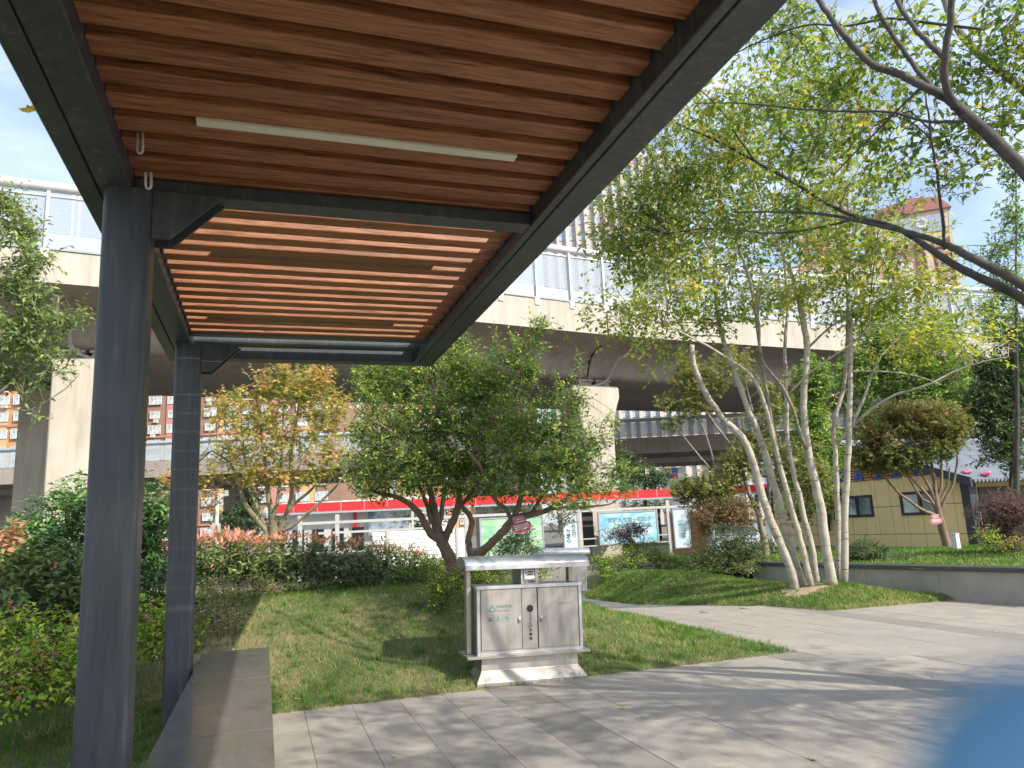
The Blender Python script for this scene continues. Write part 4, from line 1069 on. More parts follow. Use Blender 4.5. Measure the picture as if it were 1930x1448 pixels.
for (wa, wb, z0, z1) in WIN:
    wnd = hbox('window_frame', 'window_frame_dark', wa, wb, -.06, .028, z0, z0 + .09); hbox('window_frame', 'window_frame_dark', wa, wb, -.06, .028, z1 - .09, z1)
    hbox('window_frame', 'window_frame_dark', wa, wa + .09, -.055, .028, z0 + .09, z1 - .09); hbox('window_frame', 'window_frame_dark', wb - .09, wb, -.055, .028, z0 + .09, z1 - .09)
    m = (wa + wb) / 2; hbox('window_frame', 'window_frame_dark', m - .05, m + .05, -.045, .027, z0 + .09, z1 - .09)
    hbox('pane', 'window_glass', wa + .09, m - .05, -.005, .02, z0 + .09, z1 - .09); hbox('pane', 'pale_glass', m + .05, wb - .09, -.015, .02, z0 + .09, z1 - .09)
z = 2.405
while z < 3.7:
    s0 = (z + .06 - 2.17) / .33 + .08
    if s0 < 4.9: hbox('gable_slat', 'orange_slat', s0, 10 - s0, -.05, .0, z, z + .062)
    z += .102
mb = MB(); mb.extrude([hp(s, .005, z) for s, z in ((.9, 2.40), (9.1, 2.40), (5, 3.74))], (0, 0, 0), (he[0] * .02, he[1] * .02, 0)); mb.obj('gable_back', 'orange_back', hs)
for ch, s in (('公', 5.35), ('共', 4.49), ('卫', 3.6), ('生', 2.75), ('间', 1.72)):
    q = hp(s, -.075, 2.57); link('lettering', text_mesh(ch, .46, .02, 'blue_letter', q, (-hw_[0], -hw_[1], 0), (0, 0, 1), 1, .015), hs)
# roof: slabs, verge boards, tile rows
for a, b in ((-.55, 5.0), (5.0, 10.5)):
    za, zb_ = roofz(a), roofz(b)
    mb = MB(); mb.extrude([hp(a, -.38, za - .02), hp(b, -.38, zb_ - .02), hp(b, -.38, zb_ + .08), hp(a, -.38, za + .08)], (0, 0, 0), (he[0] * 10.4, he[1] * 10.4, 0)); mb.obj('roof_slab', 'roof_dark', hs)
    mb = MB(); mb.extrude([hp(a, -.46, za - .12), hp(b, -.46, zb_ - .12), hp(b, -.46, zb_ + .17), hp(a, -.46, za + .17)], (0, 0, 0), (he[0] * .075, he[1] * .075, 0)); mb.obj('verge_board', 'roof_dark', hs)
rj = random.Random(4)
for k in range(62):
    e = -.30 + k * .165
    P_ = [hp(s, e + rj.uniform(-.006, .006), roofz(s) + .085 + rj.uniform(-.004, .004)) for s in (-.62, .4, 1.4, 2.4, 3.4, 4.4, 4.98)]
    MB().tube(P_, [.058, .055, .055, .055, .055, .055, .055], 6).obj('tile_row', 'roof_tile', hs)
hbox('ridge', 'roof_tile', 4.85, 5.15, -.4, 10, 3.84, 4.02, bevel=.03)
hbox('corner_column', 'column_dark', -.16, .16, -.12, .22, -.45, 2.06, bevel=.01)
hbox('doorway', 'window_frame_dark', .20, .249, .75, 5.5, -.4, 1.86)
hbox('corner_column', 'column_dark', -.16, .16, 5.6, 5.9, -.45, 2.06, bevel=.01)
P = hp(-.35, .25, roofz(-.35) + .19); t = thing('pink_cloth', 'crumpled pink cloth lying on the edge of the grey tiled roof', 'cloth', P)
mk('pink_fabric', (.62, .13, .24), (.72, .22, .34), .8, scale=8)
for k in range(2):
    me = bpy.data.meshes.new('cloth_fold'); bm = bmesh.new(); bmesh.ops.create_icosphere(bm, subdivisions=3, radius=.16)
    for v in bm.verts: v.co *= 1 + .45 * mnoise.noise(v.co * 14 + Vector((k * 7, 0, 0))); v.co.z *= .45; v.co += Vector(hp(-.40 + .42 * k, .10 + .35 * (1 - k), roofz(0) + .10 + .1 * k))
    bm.to_mesh(me); bm.free(); me.materials.append(MATS['pink_fabric']); link('cloth_fold', me, t)
# small white electric box on the planter lawn
P = at(1806, 1050, 15.5); t = thing('junction_box', 'small white upright box leaning on the planter lawn before the cream building', 'box', P)
q = P; R_ = Matrix.Rotation(rad(12), 3, 'Z'); zg = float(plant_h(P[0], P[1]))
MB().box((q[0], q[1], zg + .165), (.13, .11, .33), R_).obj('cabinet', 'trim_white', t, bevel=.006); MB().box((q[0], q[1], zg + .34), (.15, .13, .02), R_).obj('lid', 'white_metal', t, bevel=.004)
# white metal bracket frame among the trees
P0 = at(1614, 757, 31); P1 = at(1672, 755, 31); t = thing('metal_frame', 'white angular metal frame showing among the evergreens above the cream building', 'frame', P0)
MB().tube([P0, P1], .13, 4).obj('arm', 'white_metal', t)
for dx in (0, 12): A = at(1664 + dx, 757, 31); MB().tube([A, (A[0], A[1], -.4)], .12, 4).obj('leg', 'white_metal', t)

# ================================================================== WHITE CAR beyond the hedge
def car(P, ang, label):
    t = thing('parked_car', label, 'car', P)
    R = Matrix.Translation(V(P)) @ Matrix.Rotation(ang, 4, 'Z')
    T = lambda mb: setattr(mb, 'v', [tuple(R @ Vector(v)) for v in mb.v]) or mb
    if 'car_white' not in MATS: mk('car_white', (.72, .74, .77), (.68, .70, .73), .22); mk('tyre', (.02, .02, .02), rough=.9); mk('headlight', (.5, .55, .6), rough=.1)
    prof = [(-2.15, .35), (-2.2, .62), (-2.1, .88), (-1.2, 1.0), (-.45, 1.42), (.9, 1.46), (1.7, 1.05), (2.15, .98), (2.2, .6), (2.15, .3)]
    mb = MB(); mb.extrude([(x, -.86, z) for x, z in prof], (0, 0, 0), (0, 1.72, 0)); T(mb).obj('body', 'car_white', t, bevel=.06)
    mb = MB(); mb.extrude([(-1.16, -.70, 1.04), (-.47, -.66, 1.425), (-.44, .66, 1.435), (-1.13, .70, 1.05)], (0, 0, 0), (-.012, 0, .02)); T(mb).obj('windscreen', 'window_glass', t)
    for sy in (-1, 1):
        mb = MB(); mb.extrude([(-1.0, sy * .862, 1.05), (-.42, sy * .862, 1.36), (.85, sy * .862, 1.38), (1.45, sy * .862, 1.06)], (0, 0, 0), (0, sy * .008, 0)); T(mb).obj('side_window', 'window_glass', t)
        mb = MB(); mb.box((-2.12, sy * .6, .72), (.14, .36, .14)); T(mb).obj('headlight', 'headlight', t, bevel=.02)
        for x in (-1.35, 1.35):
            mb = MB(); mb.tube([(x, sy * .74, .32), (x, sy * .90, .32)], .32, 18); T(mb).obj('wheel', 'tyre', t)
P = cp(8.3, 27.5, 0); car((P[0], P[1], -.42), rad(60), 'white car mostly hidden behind the shrubs at the end of the boards')

# ================================================================== PLANTS
def npmesh(name, verts, tris, matn, val=None, parent=None, smooth=False):
    me = bpy.data.meshes.new(name); nv, nf = len(verts), len(tris)
    me.vertices.add(nv); me.vertices.foreach_set('co', np.ascontiguousarray(verts, dtype=np.float32).ravel())
    me.loops.add(nf * 3); me.loops.foreach_set('vertex_index', np.ascontiguousarray(tris, dtype=np.int32).ravel())
    me.polygons.add(nf); me.polygons.foreach_set('loop_start', np.arange(0, nf * 3, 3, dtype=np.int32)); me.polygons.foreach_set('loop_total', np.full(nf, 3, dtype=np.int32))
    me.update(calc_edges=True)
    if val is not None:
        a = me.attributes.new('v', 'FLOAT', 'FACE'); a.data.foreach_set('value', np.clip(val, 0, 1).astype(np.float32))
    if smooth: me.polygons.foreach_set('use_smooth', [True] * nf)
    me.materials.append(MATS[matn]); me.update()
    return link(name, me, parent)
def unit(a): return a / np.maximum(np.linalg.norm(a, axis=-1, keepdims=True), 1e-9)
def leaf_geo(base, d, n, L, W, v, fold=.18, shape='oval', rng=None):
    "base, direction, normal, length, width -> verts, tris, values"
    d = unit(d); s = unit(np.cross(d, n)); n = np.cross(s, d); L = L[:, None]; W = W[:, None]
    N = len(base)
    if shape == 'oval':          # 6 verts, 4 tris: pointed oval folded along the midrib, tip drooping
        P = [base, base + d * L * .42 + s * W * .5 + n * W * fold, base + d * L - n * L * .10, base + d * L * .42 - s * W * .5 + n * W * fold, base + d * L * .5 - n * L * .0]
        V_ = np.stack(P, 1).reshape(-1, 3); k = np.arange(N)[:, None] * 5
        T = np.concatenate([k + np.array([[0, 1, 4]]), k + np.array([[1, 2, 4]]), k + np.array([[0, 4, 3]]), k + np.array([[4, 2, 3]])], 1).reshape(-1, 3); m = 4
    elif shape == 'simple':
        P = [base, base + d * L * .45 + s * W * .5 + n * W * fold, base + d * L, base + d * L * .45 - s * W * .5 + n * W * fold]
        V_ = np.stack(P, 1).reshape(-1, 3); k = np.arange(N)[:, None] * 4
        T = np.concatenate([k + np.array([[0, 1, 2]]), k + np.array([[0, 2, 3]])], 1).reshape(-1, 3); m = 2
    else:                        # palmate: five narrow fingers
        Vs = []; Ts = []; m = 5
        c0 = base
        for j, ang in enumerate((-1.9, -.95, 0, .95, 1.9)):
            dd = d * math.cos(ang * .62) + s * math.sin(ang * .62); ln = L * (1 if j == 2 else .88 if j in (1, 3) else .62); ss = np.cross(dd, n)
            Vs += [c0 + ss * W * .16, c0 + dd * ln - n * L * .12, c0 - ss * W * .16]
        V_ = np.stack(Vs, 1).reshape(-1, 3); k = np.arange(N)[:, None] * 15
        T = np.concatenate([k + np.array([[3 * j, 3 * j + 1, 3 * j + 2]]) for j in range(5)], 1).reshape(-1, 3)
    return V_, T, np.repeat(v, m)
def prisms(A, B, ra, rb):
    "thin three sided twigs between point arrays"
    d = unit(B - A); h = np.where(np.abs(d[:, 2:3]) > .9, np.array([[1., 0, 0]]), np.array([[0, 0, 1.]])); s = unit(np.cross(d, h)); t = np.cross(d, s)
    Vs = []
    for P, r in ((A, ra), (B, rb)):
        for k in range(3):
            q = 2 * math.pi * k / 3; Vs.append(P + (s * math.cos(q) + t * math.sin(q)) * r[:, None])
    V_ = np.stack(Vs, 1).reshape(-1, 3); k = np.arange(len(A))[:, None] * 6
    T = np.concatenate([k + np.array([[a, b, b + 3]]) for a, b in ((0, 1), (1, 2), (2, 0))] + [k + np.array([[a, b + 3, a + 3]]) for a, b in ((0, 1), (1, 2), (2, 0))], 1).reshape(-1, 3)
    return V_, T
class Foliage:
    def __init__(s, seed): s.r = np.random.default_rng(seed); s.V = []; s.T = []; s.C = []; s.n = 0; s.TV = []; s.TT = []; s.tn = 0
    def add(s, V_, T, C): s.V.append(V_); s.T.append(T + s.n); s.C.append(C); s.n += len(V_)
    def twig(s, A, B, ra, rb):
        V_, T = prisms(A, B, ra, rb); s.TV.append(V_); s.TT.append(T + s.tn); s.tn += len(V_)
    def clump(s, c, rad3, count, L, ratio=.45, per=8, shape='simple', bias=0., spread=.22, att=None, shell=2.2, droop=.25, up=.5, tw=.0022, tl=5., jit=.25, lift=0., cut=None, attn=18):
        r = s.r; m = max(3, int(count / per)); c = np.array(c, float); rad3 = np.array(rad3, float)
        o = unit(r.normal(size=(m, 3))); rr_ = r.random(m) ** (1 / shell)
        lump = 1 + .22 * np.sin(o[:, 0] * 5.1 + c[0] * 3) * np.sin(o[:, 1] * 4.3 + c[1] * 5) + .16 * np.sin(o[:, 2] * 7 + c[2])
        p = c + o * rad3 * (rr_ * lump)[:, None]
        if cut is not None: k_ = cut(p); p = p[k_]; o = o[k_]; m = len(p)
        if m == 0: return
        t = unit(o * .55 + r.normal(size=(m, 3)) * .55 + np.array([0, 0, up * .5 - droop * .4]))
        ln = tl * L * (.7 + .6 * r.random(m))
        cl = r.normal(0, spread, m) * .8
        A = p - t * ln[:, None] * .6; B = p + t * ln[:, None] * .5
        s.twig(A, B, np.full(m, tw * 1.4), np.full(m, tw * .6))
        # secondary branches from attachment point
        if att is not None:
            k = min(m, max(4, m // attn)); idx = r.choice(m, k, replace=False); a = np.array(att, float)
            P0 = np.repeat(a[None], k, 0) if a.ndim == 1 else a[np.argmin(np.linalg.norm(a[None] - p[idx][:, None], axis=2), axis=1)]
            P3 = A[idx]; D = P3 - P0; sag = np.zeros_like(D); sag[:, 2] = np.linalg.norm(D, axis=1) * .10
            P1 = P0 + D * .35 + sag + r.normal(0, .03, D.shape); P2 = P0 + D * .7 + sag * .8 + r.normal(0, .03, D.shape)
            q = np.linalg.norm(D, axis=1); b0 = np.clip(q * .009, tw * 1.5, .014)
            s.twig(P0, P1, b0, b0 * .75); s.twig(P1, P2, b0 * .75, b0 * .5); s.twig(P2, P3, b0 * .5, np.full(k, tw))
        K = per; f = (np.arange(K) / (K - 1))[None, :, None]
        base = A[:, None] + (B - A)[:, None] * (.15 + .85 * f) + r.normal(0, L * .12, (m, K, 3))
        side = unit(np.cross(t, np.array([0, 0, 1.]) + r.normal(0, .25, (m, 3))))
        sg = np.where(np.arange(K) % 2 == 0, 1., -1.)[None, :, None]
        d = t[:, None] * .55 + side[:, None] * sg * .8 + r.normal(0, .35, (m, K, 3)); d[..., 2] -= droop
        nn = np.array([0, 0, 1.]) * (up + .35) + o[:, None] * .35 + r.normal(0, .38, (m, K, 3))
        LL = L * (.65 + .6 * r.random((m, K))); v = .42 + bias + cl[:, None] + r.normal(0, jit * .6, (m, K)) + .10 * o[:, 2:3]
        base, d, nn = [x.reshape(-1, 3) for x in (base, d, nn)]; LL = LL.ravel()
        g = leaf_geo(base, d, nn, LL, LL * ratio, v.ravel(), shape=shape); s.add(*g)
    def finish(s, parent, leafm, barkm, crown='crown', twigs='twigs'):
        if s.V: stuff(npmesh(crown, np.concatenate(s.V), np.concatenate(s.T), leafm, np.concatenate(s.C), parent))
        if s.TV: stuff(npmesh(twigs, np.concatenate(s.TV), np.concatenate(s.TT), barkm, None, parent))
LIMBK = [1.0]
def limb(parent, pts, barkm, n=10, name='trunk', wob=.0, sm=5, seed=0, world=False):
    "pts: (px, py, depth, radius px) in photo pixels"
    P = [(np.append(at(a, b, c) if not world else np.array([a, b, c]), (r_ * c / 1400.) if not world else r_)) for a, b, c, r_ in pts]
    Q = catmull(P, sm); r = random.Random(seed + len(pts)); W = []
    for i, q in enumerate(Q): W.append((q[0] + r.uniform(-wob, wob), q[1] + r.uniform(-wob, wob), q[2]))
    R_ = [max(.002, q[3] * LIMBK[0] * (1 + r.uniform(-.05, .05))) for q in Q]
    MB().tube(W, R_, n).obj(name, barkm, parent, True)
    return np.array([q[:3] for q in Q])
def E_(px, py, d, rx, ry, dr=None):
    k = d / 1400.; dr = dr if dr is not None else rx * k
    return at(px, py, d), (rx * k, dr, ry * k)

# ---- multi-stemmed pale tree on the island
D0 = 11.4
t = thing('multi_stem_tree', 'tall multi stemmed pale barked tree with yellow green leaves on the grass island', 'tree', at(1548, 1105, D0))
S = [
 [(1503, 1116, D0, 14), (1482, 1050, D0, 12.5), (1445, 960, D0, 12), (1408, 840, D0 - .1, 10.5), (1357, 783, D0 - .2, 9), (1320, 720, D0 - .3, 8), (1307, 680, D0 - .3, 7.5), (1304, 650, D0 - .3, 7)],
 [(1513, 1114, D0 + .1, 14), (1490, 1030, D0 + .1, 12.5), (1470, 955, D0 + .1, 11.5), (1435, 834, D0 + .2, 9.5), (1408, 766, D0 + .2, 8), (1378, 682, D0 + .3, 7), (1358, 622, D0 + .3, 6), (1350, 560, D0 + .3, 5), (1346, 500, D0 + .3, 4), (1352, 400, D0 + .2, 3), (1365, 300, D0, 2)],
 [(1530, 1110, D0 - .1, 10), (1512, 1030, D0 - .1, 9), (1489, 950, D0 - .1, 8), (1462, 844, D0 - .2, 7), (1442, 766, D0 - .3, 6), (1418, 712, D0 - .4, 5), (1381, 682, D0 - .5, 4.2), (1320, 645, D0 - .7, 3), (1250, 610, D0 - .9, 2)],
 [(1540, 1104, D0 + .2, 10), (1530, 1030, D0 + .2, 9), (1510, 950, D0 + .3, 8), (1485, 834, D0 + .3, 6.5), (1482, 716, D0 + .3, 5.5), (1479, 660, D0 + .3, 5), (1484, 570, D0 + .3, 4), (1475, 460, D0 + .3, 3), (1460, 340, D0 + .2, 2)],
 [(1568, 1104, D0 - .2, 15), (1556, 1030, D0 - .2, 14), (1545, 951, D0 - .2, 13), (1522, 844, D0 - .2, 11), (1515, 749, D0 - .2, 9.5), (1521, 662, D0 - .2, 9), (1512, 600, D0 - .2, 9), (1506, 565, D0 - .2, 8), (1485, 500, D0 - .3, 5), (1440, 400, D0 - .4, 3.5), (1400, 280, D0 - .5, 2.2)],
 [(1582, 1104, D0 + .3, 9), (1578, 951, D0 + .3, 8), (1575, 860, D0 + .3, 7), (1572, 800, D0 + .3, 6.5), (1592, 720, D0 + .3, 5.5), (1597, 640, D0 + .3, 5), (1600, 540, D0 + .3, 4), (1610, 420, D0 + .2, 2.5)],
 [(1592, 1106, D0, 11), (1593, 960, D0, 10), (1600, 825, D0, 8.5), (1602, 716, D0, 7.5), (1602, 615, D0, 6.5), (1593, 520, D0, 5), (1575, 420, D0 - .1, 4), (1590, 300, D0 - .2, 2.5)],
]
LIMBK[0] = .64
SK = [limb(t, s_, 'bark_pale', 12, seed=i, wob=.008) for i, s_ in enumerate(S)]
B_ = [
 [(1464, 850, D0 - .2, 5), (1445, 740, D0 - .3, 5), (1433, 668, D0 - .4, 4.5), (1421, 564, D0 - .5, 4.2), (1405, 507, D0 - .5, 4), (1380, 430, D0 - .6, 3), (1340, 330, D0 - .8, 2)],
 [(1519, 846, D0 - .25, 5.5), (1482, 743, D0 - .4, 5), (1438, 682, D0 - .5, 4.5), (1431, 615, D0 - .6, 4), (1425, 540, D0 - .6, 3)],
 [(1485, 745, D0 - .3, 3), (1530, 700, D0 - .4, 3), (1630, 625, D0 - .6, 2.4), (1640, 560, D0 - .7, 2)],
 [(1576, 838, D0 + .3, 5), (1617, 793, D0 + .1, 4.5), (1677, 749, D0 - .2, 3.8), (1745, 727, D0 - .5, 3.2), (1800, 700, D0 - .6, 2.6), (1853, 682, D0 - .8, 2.2), (1900, 673, D0 - 1, 1.6)],
 [(1605, 805, D0, 4.5), (1630, 745, D0, 4), (1654, 682, D0 - .1, 3.5), (1690, 640, D0 - .1, 2.8), (1727, 590, D0 - .2, 2), (1760, 540, D0 - .2, 1.5)],
 [(1596, 700, D0, 2.6), (1650, 700, D0 - .1, 2.4), (1710, 705, D0 - .2, 2), (1770, 722, D0 - .2, 1.2)],
 [(1520, 660, D0 - .2, 3.5), (1560, 620, D0 - .2, 3), (1600, 590, D0 - .3, 2.4), (1640, 520, D0 - .3, 1.6)],
]
for i, s_ in enumerate(B_): SK.append(limb(t, s_, 'bark_pale' if i in (3, 4, 5) else 'bark_grey', 8, 'branch', seed=i + 20, wob=.006))
SKA = np.concatenate(SK)
f = Foliage(11)
cl = [(1185, 590, 110, 60, 330), (1290, 520, 110, 80, 500), (1400, 470, 120, 80, 560), (1500, 430, 120, 80, 520), (1600, 470, 120, 75, 480), (1700, 540, 110, 55, 420), (1650, 590, 130, 40, 420), (1780, 600, 80, 50, 240), (1740, 640, 100, 40, 260), (1830, 660, 60, 35, 110),
      (1330, 600, 90, 45, 260), (1440, 560, 110, 45, 320), (1540, 540, 110, 45, 320), (1300, 390, 110, 80, 460), (1400, 330, 120, 90, 560), (1510, 300, 120, 90, 560), (1610, 340, 100, 80, 420), (1450, 190, 120, 80, 480), (1560, 180, 100, 80, 420), (1240, 660, 50, 60, 110), (1215, 480, 70, 60, 220), (1340, 250, 80, 60, 260), (1500, 80, 120, 70, 420), (1620, 220, 90, 80, 260), (1680, 440, 90, 45, 220), (1190, 400, 60, 70, 190)]
for i, (x, y, rx, ry, n_) in enumerate(cl):
    dd = D0 + [-.9, -.3, .3, .9][i % 4] * (1.1 if i > 12 else .8)
    c_, r_ = E_(x, y, dd, rx, ry, .9)
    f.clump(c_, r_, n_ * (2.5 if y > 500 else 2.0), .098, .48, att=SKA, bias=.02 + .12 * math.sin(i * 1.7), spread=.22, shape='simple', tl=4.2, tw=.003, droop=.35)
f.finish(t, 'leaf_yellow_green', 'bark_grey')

LIMBK[0] = .72
# ---- big overhanging tree at upper right (trunk outside the picture)
t = thing('overhanging_tree', 'large tree at upper right with thick dark bare limbs crossing the sky overhead', 'tree', (7.4, 1.6, 0))
def pxl(*a): return list(a)
L2 = [
 [(2130, 560, 4.3, 30), (2020, 420, 4.3, 24), (1935, 325, 4.35, 19), (1880, 270, 4.4, 17), (1820, 215, 4.45, 15), (1785, 185, 4.5, 13), (1735, 160, 4.5, 11), (1690, 138, 4.55, 10), (1640, 118, 4.6, 9), (1590, 65, 4.65, 8), (1560, 25, 4.7, 7), (1525, -30, 4.8, 6.5), (1480, -110, 4.9, 4)],
 [(1800, 205, 4.45, 11), (1783, 160, 4.4, 10), (1780, 110, 4.35, 9), (1790, 50, 4.3, 8.5), (1795, -20, 4.25, 8), (1810, -120, 4.2, 5)],
 [(1783, 115, 4.35, 6.5), (1745, 75, 4.45, 6.5), (1720, 50, 4.5, 6), (1688, -5, 4.6, 6), (1650, -90, 4.7, 4)],
 [(1765, 172, 4.5, 6), (1735, 140, 4.6, 6), (1700, 90, 4.7, 6), (1660, 30, 4.8, 5.5), (1640, -20, 4.9, 5)],
 [(2100, 380, 5.0, 16), (1990, 240, 5.1, 13), (1925, 165, 5.2, 11), (1860, 115, 5.3, 10), (1805, 55, 5.4, 9), (1775, -10, 5.5, 8)],
 [(2120, 740, 5.2, 22), (2030, 650, 5.2, 17), (1930, 565, 5.3, 13), (1850, 525, 5.4, 11), (1790, 495, 5.5, 9.5), (1740, 460, 5.6, 8.5), (1690, 430, 5.8, 7), (1620, 410, 6.0, 6), (1560, 385, 6.2, 5.2), (1490, 340, 6.4, 4.6), (1420, 302, 6.6, 4), (1350, 265, 6.8, 3.2), (1280, 235, 7.0, 2.5), (1220, 205, 7.2, 1.6)],
 [(2110, 660, 4.9, 20), (2000, 590, 5.0, 14), (1930, 540, 5.0, 12.5), (1880, 510, 5.05, 12), (1830, 485, 5.1, 11), (1785, 462, 5.2, 9), (1720, 440, 5.3, 6.5), (1640, 422, 5.5, 5), (1560, 405, 5.7, 4), (1480, 400, 5.9, 3), (1380, 400, 6.1, 2)],
 [(1780, 470, 5.2, 4), (1778, 420, 5.1, 4), (1768, 340, 5.0, 3.8), (1755, 260, 4.9, 3), (1745, 180, 4.8, 2)],
 [(1815, 230, 4.45, 4.5), (1740, 228, 4.6, 4), (1680, 212, 4.8, 3.6), (1600, 210, 5.0, 3.2), (1500, 205, 5.3, 2.6), (1400, 195, 5.6, 2), (1310, 195, 5.9, 1.4)],
 [(1850, 55, 4.6, 4), (1760, 45, 4.8, 3.6), (1680, 35, 5.0, 3.4), (1600, 48, 5.2, 3), (1520, 48, 5.4, 2.6), (1440, 75, 5.6, 2), (1370, 110, 5.8, 1.4)],
 [(1740, 160, 4.5, 3.4), (1700, 200, 4.6, 3), (1640, 260, 4.9, 2.4), (1570, 330, 5.1, 1.6)],
 [(1420, 302, 6.6, 3), (1385, 250, 6.5, 2.4), (1360, 210, 6.5, 2), (1310, 160, 6.4, 1.4)],
 [(1620, 410, 6.0, 3.5), (1540, 430, 6.2, 3), (1450, 440, 6.4, 2.4), (1350, 430, 6.6, 1.6), (1260, 440, 6.8, 1.2)],
]
SK = [limb(t, s_, 'bark_dark' if i != 4 else 'bark_grey', 10, 'branch' , seed=i, wob=.004) for i, s_ in enumerate(L2)]
# trunk and crown standing beside the plaza outside the frame
tr0 = limb(t, [(7.5, 1.7, -.02, .19), (7.2, 1.9, 1.0, .16), (6.6, 2.0, 1.9, .14), (5.6, 1.8, 2.6, .10)], 'bark_grey', 14, 'trunk', world=True)
for e in ((2130, 560, 4.3, 30), (2100, 380, 5.0, 16), (2120, 740, 5.2, 22), (2110, 660, 4.9, 20)):
    p = at(*e[:3]); limb(t, [(6.7, 2.0, 1.75, .13), ((6.7 + p[0]) / 2, (2.0 + p[1]) / 2 - .05, (1.8 + p[2]) / 2, .10), (p[0], p[1], p[2], e[3] * e[2] / 1400)], 'bark_grey', 10, 'branch', world=True)
SKA = np.concatenate(SK)
f = Foliage(21)
cl = [(1690, 60, 90, 60, 200, 5.0), (1800, 120, 90, 60, 200, 5.2), (1880, 60, 80, 70, 240, 5.0), (1900, 200, 60, 70, 190, 5.4), (1840, 250, 90, 50, 200, 5.2), (1740, 260, 80, 50, 180, 5.3), (1640, 230, 90, 60, 220, 5.6), (1580, 130, 80, 70, 180, 5.6), (1540, 270, 90, 60, 240, 6.0), (1450, 200, 80, 70, 240, 6.2), (1480, 60, 80, 60, 180, 5.9), (1750, 340, 45, 45, 60, 5.0), (1800, 350, 40, 30, 30, 5.1), (1890, 290, 30, 30, 40, 4.9),
      (1380, 300, 90, 70, 320, 6.8), (1290, 330, 90, 70, 340, 7.0), (1220, 400, 80, 70, 300, 7.2), (1250, 480, 90, 60, 260, 7.0), (1180, 470, 50, 50, 130, 7.2), (1360, 410, 90, 55, 260, 6.7), (1340, 200, 80, 60, 190, 6.6), (1470, 400, 80, 50, 200, 6.4), (1600, 400, 70, 40, 120, 6.1), (1910, 110, 50, 60, 140, 5.0), (1910, 440, 25, 30, 30, 5.2), (1690, 480, 50, 20, 30, 5.6), (1640, 130, 80, 50, 140, 5.4), (1330, 90 , 60, 60, 50, 6.2), (1150, 440, 45, 60, 170, 7.3), (1195, 340, 60, 55, 200, 7.2), (1250, 250, 55, 50, 150, 7.1)]
for i, (x, y, rx, ry, n_, dd) in enumerate(cl):
    c_, r_ = E_(x, y, dd, rx, ry, .45)
    f.clump(c_, r_, n_ * (2.1 if dd > 6.3 else 1.5), .066, .50, att=SKA, bias=(.10 if dd > 6.3 else 0) + .10 * math.sin(i * 2.3), spread=.22, shape='oval', per=7, tl=4.6, tw=.0018, droop=.3)
# part of the crown above and beside the camera's right, outside the frame: shades the plaza
r9 = np.random.default_rng(4)
for i in range(34):
    c_ = np.array([3.6 + 5.9 * r9.random(), -3.2 + 4.6 * r9.random(), 3.7 + 2.0 * r9.random()])
    cc = RM.T @ (c_ - CO)
    if cc[2] > 0 and abs(cc[0] / cc[2]) < .82 and abs(cc[1] / cc[2]) < .62: continue
    f.clump(c_, (.75, .75, .42), 300, .075, .5, att=tr0, spread=.2, shape='simple', per=8, tl=4.5, droop=.3, cut=lambda p: ~((((p - CO) @ RM)[:, 2] > 0) & (np.abs(((p - CO) @ RM)[:, 0]) < .76 * ((p - CO) @ RM)[:, 2]) & (np.abs(((p - CO) @ RM)[:, 1]) < .58 * ((p - CO) @ RM)[:, 2])))
f.finish(t, 'leaf_overhead', 'bark_dark')

# ---- the park trees behind the bin
LIMBK[0] = .68
def tree(name, label, cat, base, limbs, clumps, leafm, barkm, L, ratio, shape, seed, twm=None, grp=None, **kw):
    t = thing(name, label, cat, base, grp); sk = []
    for i, l in enumerate(limbs): sk.append(limb(t, l, barkm, 9, 'trunk' if i == 0 else 'branch', seed=i, wob=.006))
    A = np.concatenate(sk) if sk else None; f = Foliage(seed)
    for i, c in enumerate(clumps):
        x, y, rx, ry, n_, dd = c[:6]; b = c[6] if len(c) > 6 else 0
        c_, r_ = E_(x, y, dd, rx, ry, rx * dd / 1400 * kw.get('deep', .9))
        f.clump(c_, r_, n_ * kw.get('dens', 1.5), L, ratio, att=A, bias=b + .06 * math.sin(i * 2.9 + seed), shape=shape, **{k: v for k, v in kw.items() if k not in ('deep', 'dens')})
    f.finish(t, leafm, twm or barkm); return t
dA = 8.8
